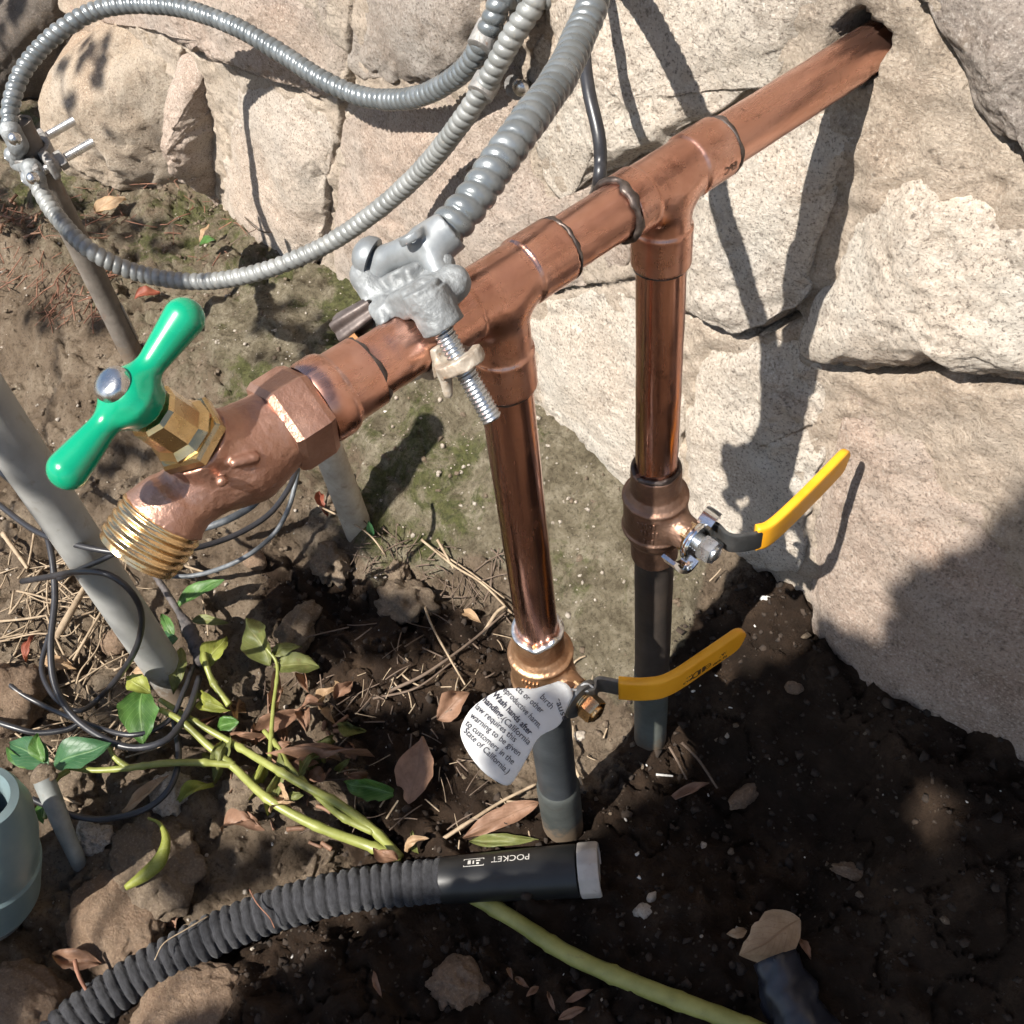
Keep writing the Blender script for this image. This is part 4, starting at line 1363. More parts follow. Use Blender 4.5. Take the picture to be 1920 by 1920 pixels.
for j in range(m_):
    k = (j + 1) % m_
    F.append((b0 + j, b0 + k, b1 + k, b1 + j))
tagt = thing('warning_tag', 'white paper warning tag tied to the front valve stem', 'tag', tag_pt(948, 1474))
paper = mk('paper', V, F, M['paper'], tagt, None)
# text lines: start px, end px, words, bold
LINES = [((1040, 1310), (1056, 1352), 'cause', 0), ((1012, 1308), (1032, 1330), 'birth', 0), ((966, 1293), (1014, 1338), 'cts or other', 0), ((942, 1295), (1010, 1366), 'eproductive harm.', 0),
         ((922, 1303), (992, 1379), 'Wash hands after', 1), ((904, 1314), (940, 1349), 'handling.', 1), ((940, 1351), (990, 1397), '(California', 0), ((889, 1327), (964, 1392), 'law requires this', 0),
         ((880, 1344), (972, 1418), 'warning to be given', 0), ((871, 1358), (960, 1434), 'to customers in the', 0), ((868, 1372), (950, 1452), 'State of California.)', 0)]
prt = []
for (a, b, s_, bold) in LINES:
    tv, tf = text_mesh(s_, 1.0, bool(bold))
    x0, x1 = tv[:, 0].min(), tv[:, 0].max()
    a, b = np.array(a, float), np.array(b, float)
    e = b - a
    Lp = np.linalg.norm(e)
    e /= Lp
    nrm = np.array([e[1], -e[0]])
    k = Lp / (x1 - x0)
    kh = 17.0
    prt.append((np.array([tag_pt(*(a + e * (p[0] - x0) * k + nrm * p[1] * kh), 0.0004) for p in tv]), tf))
V, F = join(prt)
mk('lettering', V, F, M['ink'], paper, None)
V, F = tube([tag_pt(1062, 1292), stem_f + np.array([0.034, 0.007, 0.004]), stem_f + np.array([0.031, 0.004, 0.012]), stem_f + np.array([0.0285, -0.005, 0.009]), tag_pt(1056, 1284)], 0.0006, 30, 8)
mk('tie', V, F, M['paper'], tagt)
# ------------------------------------------------------------------ ground clamp on the copper pipe
PHI = 0.63
CA = np.array([0.0, -0.034, 0.0])
cS = np.array([math.cos(PHI), 0, math.sin(PHI)])
cA = np.array([0, 1.0, 0])
cU = np.array([-math.sin(PHI), 0, math.cos(PHI)])
CM = np.stack([cS, cA, cU])                              # local -> world rows


def cw(p): return CA + 0.95 * np.asarray(p, float) @ CM


def cdir(p): return np.asarray(p, float) @ CM


clamp = thing('pipe_clamp', 'grey cast metal grounding clamp bolted round the copper pipe', 'clamp', CA + np.array([0, 0, -0.02]))


def jaw(P):
    d = sd_box(P, (0.0, 0, 0.0140), (0.0185, 0.0068, 0.0055), 0.002)
    d = smin(d, sd_cyl(P, (0.0205, 0, 0.0010), (0.0205, 0, 0.0150), 0.0082), 0.0014)
    d = smin(d, sd_cyl(P, (-0.0205, 0, 0.0060), (-0.0205, 0, 0.0190), 0.0076), 0.0014)
    d = smin(d, sd_caps(P, (-0.016, 0, 0.014), (-0.0215, 0.001, 0.0285), 0.0072, 0.0058), 0.0022)
    d = smin(d, sd_caps(P, (0.015, 0.004, 0.011), (0.0185, 0.0125, 0.0125), 0.0078, 0.0066), 0.0022)
    d = smin(d, sd_caps(P, (0.012, 0.010, 0.016), (0.013, 0.016, 0.0195), 0.0050, 0.0040), 0.0016)
    d = smin(d, sd_box(P, (-0.004, 0.008, 0.019), (0.013, 0.0055, 0.0060), 0.002), 0.0014)
    slot = sd_box(P, (0.0195, -0.0075, 0.0125), (0.0048, 0.0030, 0.0011), 0.0004)
    d = smax(d, -slot, 0.0006)
    rim = np.abs(sd_cyl(P, (0.0205, -0.001, 0.0120), (0.0205, -0.001, 0.0165), 0.0066)) - 0.0009
    d = smin(d, rim, 0.0008)
    d = smin(d, sd_caps(P, (-0.004, -0.006, 0.015), (0.002, -0.012, 0.0095), 0.0062, 0.0016), 0.0022)
    notch = sd_caps(P, (-0.0040, -0.03, 0.0250), (-0.0020, 0.001, 0.0225), 0.0058)
    d = smax(d, -notch, 0.002)
    d = smax(d, -sd_cyl(P, (0, -0.03, 0), (0, 0.03, 0), 0.0116), 0.001)
    d = smax(d, -sd_cyl(P, (-0.030, -0.006, 0.0165), (-0.012, -0.006, 0.0165), 0.0030), 0.001)
    d = smax(d, -sd_caps(P, (0.0150, -0.0100, 0.0080), (0.0210, -0.0100, 0.0085), 0.0016), 0.0006)
    return d + 0.00030 * fbm(P[..., 0] * 420, P[..., 1] * 330, P[..., 2] * 330, 5, 3)


V, F = surfnet(jaw, (-0.034, -0.021, -0.004), (0.034, 0.024, 0.040), 0.0006)
mk('upper_jaw', cw(V), F, M['casting'], clamp, None)


def hubf(P):
    d = sd_caps(P, (-0.0170, 0.008, 0.0300), (0.008, 0.017, 0.0275), 0.0050, 0.0068)
    d = smin(d, sd_cyl(P, (0.0065, 0.0165, 0.0270), (0.0115, 0.0260, 0.0290), 0.0088), 0.004)
    d = smin(d, sd_caps(P, (0.008, 0.015, 0.026), (0.014, 0.012, 0.018), 0.0048, 0.0042), 0.004)
    d = smin(d, sd_caps(P, (-0.014, 0.008, 0.030), (-0.019, 0.003, 0.025), 0.0042), 0.004)
    top = sd_box(P, (0, 0, 0.0420), (0.05, 0.05, 0.0062), 0.001)
    d = smax(d, -top, 0.0015)
    q = P - np.array([0.0115, 0.0105, 0.0330])
    curl = np.abs(np.hypot(q[..., 0], q[..., 1]) - 0.0042) - 0.0009
    curl = np.maximum(curl, np.abs(q[..., 2]) - 0.0016)
    return smin(d, curl, 0.0015)


V, F = surfnet(hubf, (-0.026, -0.008, 0.012), (0.026, 0.036, 0.0385), 0.0008)
mk('cable_hub', cw(V), F, M['casting_smooth'], clamp, None)
dome = [(0.0, 0.0030), (0.0, 0.0072), (0.0016, 0.0074), (0.0040, 0.0068), (0.0062, 0.0048), (0.0074, 0.0022), (0.0077, 0.0003)]
V, F = lathe(cw((-0.0175, 0.006, 0.0325)), cdir((-0.50, -0.40, 0.75)), [(-0.004, 0.0034)] + dome, 36)
hs_ = mk('hub_screw', V, F, M['casting_smooth'], clamp, 45)
# fluted brown bolt head on the far ear
d_, u_, v_ = basis(cdir((-0.75, -0.72, -0.12)))
o_ = cw((-0.0165, -0.0065, 0.0165))
th = np.arange(40) * 2 * math.pi / 40
V = np.vstack([o_ + d_ * a + (r * (1 + 0.20 * np.cos(th * 5)))[:, None] * (np.cos(th)[:, None] * u_ + np.sin(th)[:, None] * v_) for a, r in ((-0.003, 0.0040), (0.004, 0.0046), (0.012, 0.0054), (0.0145, 0.0050), (0.0155, 0.0030))])
F = [(i * 40 + j, i * 40 + (j + 1) % 40, (i + 1) * 40 + (j + 1) % 40, (i + 1) * 40 + j) for i in range(4) for j in range(40)] + [tuple(range(40))[::-1], tuple(160 + j for j in range(40))]
mk('fluted_bolt', V, F, M['bolt_brown'], clamp, 45)
V, F = lathe(cw((-0.0205, -0.0130, 0.0085)), cdir((-0.5, -0.8, -0.3)), [(0.0, 0.0048), (0.0045, 0.0050), (0.0050, 0.0030)], 14)
mk('rusty_nut', V, F, M['rust'], clamp, 25)
# long threaded bolt in front of the pipe, lower jaw and its ear
BS = 0.0205
V, F = thread(cw((BS, -0.001, 0.016)), -cU, 0.0, 0.0500, 0.0039, 0.0016, 0.0007, 32, 7)
mk('long_bolt', V, F, M['bolt_zinc'], clamp, None)


def lower(P):
    r = np.hypot(P[..., 0], P[..., 2])
    band = np.maximum(np.abs(r - 0.0140) - 0.0020, np.abs(P[..., 1]) - 0.0055)
    band = np.maximum(band, P[..., 2] + 0.004)
    ear = sd_cyl(P, (BS, -0.001, -0.0150), (BS, -0.001, -0.0100), 0.0092)
    ear2 = sd_cyl(P, (-BS, -0.001, -0.0150), (-BS, -0.001, -0.0100), 0.0085)
    d = smin(band, np.minimum(ear, ear2), 0.004)
    lip = sd_caps(P, (0.012, -0.004, -0.0135), (0.0085, -0.006, -0.0215), 0.0026, 0.0020)
    d = smin(d, lip, 0.003)
    d = smax(d, -sd_cyl(P, (0, -0.03, 0), (0, 0.03, 0), 0.0116), 0.0008)
    return d + 0.0003 * fbm(P[..., 0] * 330, P[..., 1] * 330, P[..., 2] * 330, 15, 3)


V, F = surfnet(lower, (-0.034, -0.014, -0.027), (0.034, 0.012, -0.001), 0.0008)
mk('lower_jaw', cw(V), F, M['rusty_zinc'], clamp, None)

# ------------------------------------------------------------------ armoured cables
def armour(pts, r=0.0067, pitch=0.0060, depth=0.0021, seg=28, per=9):
    P, L = catmull(pts, 10)
    n = int(L / pitch * per)
    P, L = catmull(pts, n)
    s = np.linspace(0, L, n)
    th = np.arange(seg) / seg
    u = (s[:, None] / pitch + 0.22 * vnoise(s * 55, 1.0 + pitch * 1e3)[:, None] - th[None]) % 1.0
    b = np.sqrt(np.maximum(0, 1 - (2 * u - 1) ** 2)) ** 0.8
    return sweep(P, (r - depth + depth * b) * (1 + 0.025 * vnoise(s * 90, 4.0)[:, None] + 0.012 * vnoise(s[:, None] * 300, th[None] * 6)), seg)


def cable(name, label, pts, mat, r=0.0067, fer=None, **kw):
    t = thing(name, label, 'cable', np.asarray(pts[-1]) - np.array([0, 0, 0.01]), 'grey armoured grounding cables')
    V, F = armour(pts, r, **kw)
    mk('armour', V, F, M[mat], t, None)
    return t


hub_end = cw((0.0090, 0.0215, 0.0278))
big = [(-0.36, 0.205, 0.42), (-0.37, 0.203, 0.22), (-0.30, 0.206, 0.08), (-0.20, 0.205, 0.036), (-0.140, 0.186, 0.036), (-0.102, 0.156, 0.042), (-0.071, 0.1249, 0.0410), (-0.059, 0.1044, 0.0366), (-0.039, 0.0746, 0.0383),
       at_depth(985, 235, 0.370), at_depth(930, 312, 0.361), at_depth(885, 378, 0.358), hub_end]
c_big = cable('armoured_cable', 'nearest armoured cable running down into the clamp on the copper pipe', big, 'conduit', 0.0070)

loop = [(-0.24, 0.203, 0.45), (-0.245, 0.200, 0.22), at_depth(960, -90, 0.585), at_depth(938, 0, 0.60), at_depth(905, 80, 0.62), at_depth(860, 140, 0.655), at_depth(780, 182, 0.705), at_depth(690, 183, 0.75), at_depth(610, 152, 0.765), at_depth(520, 95, 0.78),
        at_depth(430, 45, 0.79), at_depth(320, 12, 0.81), at_depth(200, 14, 0.825), at_depth(110, 60, 0.825), at_depth(45, 130, 0.825), at_depth(20, 200, 0.825), at_depth(20, 245, 0.825)]
c_loop = cable('armoured_cable', 'armoured cable looping high across the wall to the rusty clamp', loop, 'conduit', 0.0073, pitch=0.0066)
low = [(-0.20, 0.202, 0.45), (-0.20, 0.199, 0.24), at_depth(1060, -100, 0.57), at_depth(1005, 0, 0.585), at_depth(960, 70, 0.60), at_depth(915, 150, 0.625), at_depth(860, 235, 0.66), at_depth(790, 320, 0.72), at_depth(700, 400, 0.775), at_depth(600, 465, 0.815),
       at_depth(480, 512, 0.83), at_depth(370, 528, 0.845), at_depth(260, 512, 0.845), at_depth(170, 470, 0.83), at_depth(110, 410, 0.835), at_depth(80, 365, 0.84), at_depth(66, 335, 0.84)]
c_low = cable('armoured_cable', 'dusty armoured cable sagging low in front of the wall to the rusty clamp', low, 'conduit_dirty', 0.0072, pitch=0.0066)


def sleeve(px0, py0, px1, py1, dep, parent, r=0.0085):
    a, b = at_depth(px0, py0, dep), at_depth(px1, py1, dep)
    L = np.linalg.norm(b - a)
    V, F = lathe(a, b - a, [(0, 0.0070), (0.0005, r), (L * 0.3, r + 0.0002), (L * 0.75, r), (L - 0.0005, r), (L, 0.0070)], 36)
    mk('coupling_sleeve', V, F, M['casting_dark'], parent)


sleeve(922, 48, 899, 92, 0.617, c_loop)
sleeve(917, 146, 899, 178, 0.63, c_low)
# strap screw driven into the wall
p_ = on_y(958, 168, WALL_Y - 0.012)
scrw = thing('wall_screw', 'single round headed metal screw in the wall below the cable couplings', 'screw', p_)
V, F = lathe(p_ + np.array([0, 0.03, 0]), (0.25, -1, 0.1), [(0, 0.0024), (0.028, 0.0024), (0.028, 0.0056), (0.0305, 0.0052), (0.032, 0.0036), (0.0325, 0.001)], 24)
mk('shank_and_head', V, F, M['screw'], scrw, 45)
V, F = lathe(p_ + np.array([0, 0.004, 0]), (0.25, -1, 0.1), [(0, 0.003), (0, 0.0078), (0.0012, 0.0078), (0.0012, 0.003)], 24)
mk('washer', V, F, M['casting_dark'], scrw, 45)

# black cable hanging behind the pipe
V, F = tube([at_depth(1118, -120, 0.53), at_depth(1108, 0, 0.525), at_depth(1096, 90, 0.52), at_depth(1104, 170, 0.515), at_depth(1122, 250, 0.515), at_depth(1126, 300, 0.52), at_depth(1122, 345, 0.53), on_y(1112, 372, WALL_Y - 0.004), on_y(1106, 380, WALL_Y + 0.03)], 0.0034, 80, 18)
o = mk('hanging_cable', V, F, M['cable'], None, None)
tag(o, 'black cable hanging straight down the wall behind the copper pipe', 'cable')

# ------------------------------------------------------------------ rusty pipe with its clamp
RP = np.array([-0.627, 0.014])
rp_top = -0.163
rpipe = thing('rusty_pipe', 'thin rusty brown pipe standing in the soil at the far left', 'pipe', (RP[0], RP[1], -0.42))
n = 60
P, L = catmull([(RP[0], RP[1], -0.47), (RP[0], RP[1] + 0.001, -0.3), (RP[0], RP[1], rp_top)], n)
V, F = sweep(P, np.full(n, 0.0108) + 0.0002 * vnoise(np.arange(n) * 0.7, 1.0), 28)
mk('shaft', V, F, M['rust_pipe'], rpipe)
V, F = lathe((RP[0], RP[1], rp_top), (0, 0, 1), [(-0.001, 0.0112), (0.002, 0.0112), (0.002, 0.0085), (-0.006, 0.0082)], 28, False)
mk('rim', V, F, M['rust_pipe'], rpipe)
V, F = box((RP[0] + 0.002, RP[1] + 0.0105, -0.372), (1, 0, 0), (0, 1, 0), (0, 0, 1), 0.006, 0.0012, 0.022, 0.001)
mk('pale_scab', V, F, M['pvc_pale'], rpipe)

K0 = np.array([RP[0], RP[1], -0.194])
kd = np.array([0.12, 0.97, 0.14])                         # the clamp's bolts point to the wall
kd /= np.linalg.norm(kd)
ks = np.array([kd[1], -kd[0], 0])
ks /= np.linalg.norm(ks)
ku = np.array([0, 0, 1.0])
KM = np.stack([ks, kd, ku])


def kw_(p): return K0 + np.asarray(p, float) @ KM


clamp2 = thing('pipe_clamp', 'dull rusty grounding clamp with two long bolts at the upper left', 'clamp', K0 - np.array([0, 0, 0.02]))


def jaw2(P, near=True):
    x, y, z = P[..., 0], P[..., 1], P[..., 2]
    s = -1 if near else 1
    r = np.hypot(x, y)
    band = np.maximum(np.maximum(np.abs(r - 0.0145) - 0.0026, np.abs(z) - 0.0095), -s * y + 0.002)
    d = band
    for e in (-1, 1):
        d = smin(d, sd_box(P, (e * 0.0235, s * 0.0065, 0), (0.0085, 0.0034, 0.0095), 0.002), 0.003)
        d = smin(d, sd_cyl(P, (e * 0.0235, s * 0.003, 0), (e * 0.0235, s * 0.0125, 0), 0.0075), 0.002)
    return d + 0.0003 * fbm(x * 300, y * 300, z * 300, 8, 3)


for nm, nearf, mt in (('near_jaw', True, 'casting_dark'), ('far_jaw', False, 'casting_dark')):
    V, F = surfnet(lambda P: jaw2(P, nearf), (-0.036, -0.019, -0.012), (0.036, 0.019, 0.012), 0.0009)
    mk(nm, kw_(V), F, M[mt], clamp2, None)
for e in (-1, 1):
    V, F = thread(kw_((e * 0.0235, -0.02, 0)), kd, 0.0, 0.066, 0.0039, 0.0017, 0.0007, 28, 6)
    bo = mk('bolt', V, F, M['solder'], clamp2, None)
    V, F = hexnut(kw_((e * 0.0235, 0.0, 0)), kd, 0.0125, 0.0190, 0.0080, 0.15)
    mk('nut', V, F, M['casting_dark'], bo, 20)
    V, F = lathe(kw_((e * 0.0235, -0.0125, 0)), -kd, [(0, 0.003)] + dome[1:], 28)
    mk('bolt_head', V, F, M['casting_smooth'], bo, 45)


def ear_for(end, tip, parent, screwpos):
    def f(P):
        d = sd_caps(P, end, tip, 0.0085, 0.0078)
        d = smin(d, sd_caps(P, tip, kw_((-0.008, -0.0155, 0)), 0.0060, 0.0050), 0.005)
        return d + 0.0003 * fbm(P[..., 0] * 300, P[..., 1] * 300, P[..., 2] * 300, 18, 3)
    a = np.minimum.reduce([end, tip, kw_((-0.008, -0.0155, 0))]) - 0.012
    b = np.maximum.reduce([end, tip, kw_((-0.008, -0.0155, 0))]) + 0.012
    V, F = surfnet(f, a, b, 0.001)
    mk('cable_ear', V, F, M['casting'], parent, None)
    V, F = lathe(screwpos, (CAM - screwpos), [(-0.006, 0.0030)] + [(a_ * 0.7, r_ * 0.7) for a_, r_ in dome], 28)
    mk('ear_screw', V, F, M['screw'], parent, 45)


ear_for(np.array(loop[-1]), at_depth(34, 272, 0.832), clamp2, at_depth(28, 260, 0.812))
ear_for(np.array(low[-1]), at_depth(60, 316, 0.842), clamp2, at_depth(62, 334, 0.826))

# ------------------------------------------------------------------ other pipes at the left
GP = np.array([-0.31, -0.146])
gz = float(ground_h(GP[0], GP[1]))
gpipe = thing('plastic_pipe', 'thick grey plastic pipe standing upright in front of the faucet outlet', 'pipe', (GP[0], GP[1], gz))
V, F = lathe((GP[0], GP[1], gz - 0.03), (0.0, 0.0, 1), [(0, 0.0152), (0.15, 0.0152), (0.30, 0.0152), (0.478, 0.0152), (0.48, 0.0146), (0.48, 0.0124), (0.44, 0.0122)], 40)
mk('shaft', V, F, M['pvc'], gpipe)
sp = on_ground(668, 975)
stub = thing('pipe_stub', 'short pale dirty pipe stub sticking up behind the faucet', 'pipe', sp)
V, F = lathe(sp - np.array([0, 0, 0.03]), (-0.03, -0.02, 1), [(0, 0.0128), (0.06, 0.0126), (0.13, 0.0124), (0.131, 0.0118), (0.131, 0.0102), (0.11, 0.0100)], 32)
mk('shaft', V, F, M['pvc_pale'], stub)

# ------------------------------------------------------------------ black wires on the ground at the left
def wire(label, pts, r=0.0026, mat='cable', n=90):
    r = r * 0.8
    P3 = [on_ground(px, py, h) if h < 0.3 else at_depth(px, py, h) for px, py, h in pts]
    V, F = tube(P3, r, n, 12)
    o = mk('wire', V, F, M[mat], None, None)
    return tag(o, label, 'wire', 'thin black wires coiled on the soil')


wire('black wire with the largest loop, hanging left of the grey plastic pipe',
     [(-40, 850, .10), (10, 893, .10), (55, 935, .10), (90, 1010, .09), (103, 1110, .08), (95, 1210, .07), (105, 1290, .06), (150, 1355, .05), (235, 1400, .04), (310, 1388, .04), (352, 1335, .04), (374, 1270, .04)], 0.0034)
wire('black wire running level across the grey plastic pipe and up below the faucet',
     [(-40, 915, .73), (60, 992, .705), (140, 1021, .685), (235, 1037, .68), (330, 1034, .70), (425, 1010, .72), (500, 968, .735), (540, 918, .745), (556, 880, .755)], 0.0026)
wire('black wire making the small inner loop over the grey plastic pipe',
     [(42, 1090, .75), (100, 1080, .715), (150, 1072, .69), (205, 1078, .68), (250, 1115, .69), (266, 1165, .71), (248, 1230, .745), (195, 1300, .03), (148, 1333, .03), (105, 1310, .03), (78, 1255, .03), (92, 1190, .03)], 0.0028)
wire('black wire entering at the left edge and curving up to the taped joint',
     [(-40, 1215, .03), (20, 1285, .03), (80, 1322, .03), (150, 1352, .04), (245, 1378, .04), (315, 1352, .04), (345, 1295, .04), (362, 1250, .04)], 0.0026)
wire('short black wire lying along the left edge under the big loop', [(-40, 1342, .03), (20, 1362, .03), (70, 1374, .03), (125, 1368, .03), (150, 1355, .03)], 0.0030)
wire('black wire drooping from the loops towards the grey cap', [(326, 1350, .03), (335, 1420, .03), (318, 1478, .025), (270, 1518, .02), (190, 1536, .02), (120, 1524, .03), (60, 1498, .04)], 0.0030)
wire('worn greyish wire bending up from the soil below the faucet', [(255, 1060, .03), (300, 1078, .03), (370, 1078, .03), (450, 1050, .04), (510, 1005, .04), (538, 960, .05), (552, 915, .06), (560, 870, .07)], 0.0026, 'cable_worn')
wire('thick worn wire end just right of the faucet outlet', [(366, 992, .06), (400, 985, .06), (440, 968, .06), (470, 950, .06), (490, 930, .07)], 0.0040, 'cable_worn', 40)
wire('black wire crossing the grey plastic pipe on a slant to the outlet', [(110, 1085, .71), (190, 1050, .685), (250, 1020, .68), (300, 1010, .69), (350, 1025, .71)], 0.0024, 'cable', 40)
tj = thing('taped_joint', 'lumpy dark taped wire joint above the green leaves', 'tape', on_ground(360, 1200, 0.03))
P, L = catmull([on_ground(px, py, h) for px, py, h in ((278, 1040, .05), (290, 1075, .05), (318, 1120, .05), (345, 1165, .045), (366, 1205, .04), (380, 1245, .04))], 70)
s = np.linspace(0, 1, 70)
rad = 0.0028 + 0.0030 * smooth(0.52, 0.66, s) * smooth(1.02, 0.95, s) + 0.0006 * np.floor((s * 14) % 2) * smooth(0.5, 0.6, s)
V, F = sweep(P, rad[:, None] * (1 + 0.08 * RNG.normal(size=(70, 16))), 16)
mk('wrap', V, F, M['tape'], tj, None)
# ------------------------------------------------------------------ black expanding hose
HP = [(-420, 2500), (-160, 2260), (20, 2060), (90, 1965), (150, 1905), (240, 1842), (330, 1790), (430, 1740), (530, 1702), (630, 1676), (730, 1660), (838, 1650)]
hose = thing('garden_hose', 'black ribbed fabric garden hose lying across the soil with a pale end collar', 'hose', on_ground(600, 1690))
P3 = [on_ground(px, py, 0.014 + 0.004 * math.sin(i)) for i, (px, py) in enumerate(HP)]
pitch, per = 0.0074, 9
P, L = catmull(P3, 20)
n = int(L / pitch * per)
P, L = catmull(P3, n)
s = np.linspace(0, L, n)
seg = 40
u = (s[:, None] / pitch + 0.05 * vnoise(s[:, None] * 40, np.cos(np.arange(seg)[None] * 0.157) * 2)) % 1.0
b = np.maximum(0, 1 - (2 * u - 1) ** 2) ** 0.5
ridge = 0.0031 * b * (0.25 + 0.75 * smooth(L, L - 0.04, s)[:, None])
rad = 0.0118 + 0.0024 * smooth(L - 0.05, L, s)[:, None] + ridge + 0.0003 * RNG.normal(size=(n, seg)) * 0.6 + 0.0005 * vnoise(s[:, None] * 300, np.arange(seg)[None] * 0.9)
V, F = sweep(P, rad, seg)
mk('ribbed_cover', V, F, M['fabric'], hose, None)
e0, e1, e2 = P[-1], on_ground(1086, 1632, 0.017), on_ground(1128, 1628, 0.017)
e0 = P[-1] - (e1 - P[-1]) / np.linalg.norm(e1 - P[-1]) * 0.004
ax = (e1 - e0) / np.linalg.norm(e1 - e0)
Ls = np.linalg.norm(e1 - e0)
V, F = lathe(e0, ax, [(0.0, 0.0142), (0.001, 0.0156), (Ls * .3, 0.0164), (Ls * .7, 0.0174), (Ls - .003, 0.0178), (Ls - 0.001, 0.0176), (Ls, 0.0150)], 56)
slv = mk('sleeve', V, F, M['black_plastic'], hose)
lr = 0.0140
th = np.arange(60) * 2 * math.pi / 60
nub = 0.0181 + 0.0005 * (np.cos(th * 11) > 0.3)
V = []
d_, u_, v_ = basis(ax)
for a, k in ((0.0, 0.80), (0.0, 0.97), (0.0012, 1.0), (lr - 0.0015, 1.0), (lr, 0.96), (lr, 0.80), (lr - 0.0008, 0.78), (lr - 0.001, 0.02)):
    V.append(e0 + ax * (Ls + 0.0004 + a) + (nub * k)[:, None] * (np.cos(th)[:, None] * u_ + np.sin(th)[:, None] * v_))
V = np.vstack(V)
F = [(i * 60 + j, i * 60 + (j + 1) % 60, (i + 1) * 60 + (j + 1) % 60, (i + 1) * 60 + j) for i in range(7) for j in range(60)]
mk('end_collar', V, F, M['collar'], hose, 35)
up = np.array([0, 0, 1.0]) - ax * ax[2]
up /= np.linalg.norm(up)
fr = np.cross(ax, up)
if fr @ (CAM - e0) < 0: fr = -fr


def on_sleeve(a, arc):
    r = np.interp(a, [0, Ls * .3, Ls * .7, Ls], [0.0156, 0.0164, 0.0174, 0.0180]) + 0.00018
    t = arc / r
    return e0 + ax * a + r * (math.cos(t) * up + math.sin(t) * fr)


tv, tf = text_mesh('POCKET', 0.0075)
k = 0.0265 / (tv[:, 0].max() - tv[:, 0].min())
prn = [(np.array([on_sleeve(Ls * 0.675 - p[0] * k, -0.0085 + p[1] * 0.95) for p in tv]), tf)]
bx0, bx1, by0, by1 = Ls * 0.195, Ls * 0.195 + 0.0145, -0.0085, -0.0020
w_ = 0.0005
for (a0, a1, c0, c1) in ((bx0, bx1, by0, by0 + w_), (bx0, bx1, by1 - w_, by1), (bx0, bx0 + w_, by0, by1), (bx1 - w_, bx1, by0, by1)):
    m2 = 8
    VV = [on_sleeve(a0 + (a1 - a0) * i / m2, c) for i in range(m2 + 1) for c in (c0, c1)]
    prn.append((np.array(VV), [(2 * i, 2 * i + 1, 2 * i + 3, 2 * i + 2) for i in range(m2)]))
for (a0, c0, la, lc) in ((0.0030, -0.0070, 0.0022, 0.0032), (0.0065, -0.0066, 0.0010, 0.0028), (0.0088, -0.0070, 0.0030, 0.0011), (0.0092, -0.0048, 0.0018, 0.0014)):
    VV = [on_sleeve(bx0 + a0 + da, c0 + dc) for da, dc in ((0, 0), (la, 0), (la, lc), (0, lc))]
    prn.append((np.array(VV), [(0, 1, 2, 3)]))
V, F = join(prn)
mk('printed_word', V, F, M['print'], slv, None)

# ------------------------------------------------------------------ grey plastic cap at the left edge
cp = on_ground(-30, 1700, 0.016)
KS = float((cp - CAM) @ RM[:, 2]) / 0.60
cap = thing('pipe_fitting', 'teal grey rounded plastic pipe fitting with dusty embossed base at the lower left edge', 'fitting', cp)
ctop = at_depth(-42, 1500, 0.52 * KS)
cd = ctop - cp
Lc = np.linalg.norm(cd)
V, F = lathe(cp + cd * 0.12, cd, [(0.0, 0.0235 * KS), (0.0015, 0.0285 * KS), (0.0050, 0.0290 * KS), (0.0060, 0.0280 * KS), (0.0075, 0.0280 * KS), (0.0085, 0.0300 * KS), (Lc * .34, 0.0305 * KS), (Lc * .36, 0.0290 * KS), (Lc * .58, 0.0286 * KS), (Lc * .60, 0.0278 * KS), (Lc * .75, 0.0262 * KS), (Lc * .86, 0.0215 * KS), (Lc * .90, 0.0190 * KS), (Lc * .91, 0.0150 * KS), (Lc * .84, 0.0140 * KS), (Lc * .60, 0.0135 * KS)], 64)
V = cp + (V - cp) * np.array([1, 1, 1])
mk('dome', V, F, M['cap_teal'], cap, 30)
V, F = lathe(cp + cd * 0.02, cd, [(0.0, 0.0180 * KS), (0.001, 0.0250 * KS), (0.0075, 0.0258 * KS), (0.0085, 0.0240 * KS), (0.0100, 0.0220 * KS)], 56)
mk('flange', V, F, M['stalk'], cap, 30)


def bulb(P):
    d = sd_sph(P, cp + np.array([0, 0, -0.004]), 0.0200 * KS)
    return d + 0.0002 * vnoise(P[..., 0] * 400, P[..., 1] * 400, P[..., 2] * 400)


V, F = surfnet(bulb, cp - 0.034, cp + 0.030, 0.0012)
bs = mk('base_bulb', V, F, M['cap_grey'], cap, None)
fv = (at_depth(34, 1698, 0.57 * KS) - cp)
fv /= np.linalg.norm(fv)
fu = np.cross(fv, [0, 0, 1.0])
fu /= np.linalg.norm(fu)
fw = np.cross(fu, fv)
par = []
for ox in (-0.0036, 0.0036):
    for (a, b, hx, hy) in ((0, 0.0028, 0.0030, 0.0004), (0, -0.0028, 0.0030, 0.0004), (0.0028, 0, 0.0004, 0.0030), (-0.0028, 0, 0.0004, 0.0030), (0.0004, 0.0003, 0.0012, 0.0004), (-0.0005, -0.0008, 0.0004, 0.0010)):
        c_ = cp + np.array([0, 0, -0.004]) + fv * 0.0198 * KS + fu * (ox + a) + fw * (b - ox * 0.45)
        par.append(box(c_, fu, fw, fv, hx, hy, 0.0009, 0.0002))
V, F = join(par)
mk('embossed_marks', V, F, M['cap_grey'], bs)
stk = thing('cut_stalk', 'grey cut stalk with crumbly top leaning beside the plastic cap', 'stalk', on_ground(150, 1600))
V, F = tube([on_ground(82, 1462, .05), on_ground(98, 1500, .04), on_ground(118, 1550, .03), on_ground(140, 1600, .015), on_ground(150, 1622, -.002)], [0.0076, 0.0072, 0.0064, 0.0056, 0.0054], 30, 20)
mk('shaft', V, F, M['stalk'], stk)
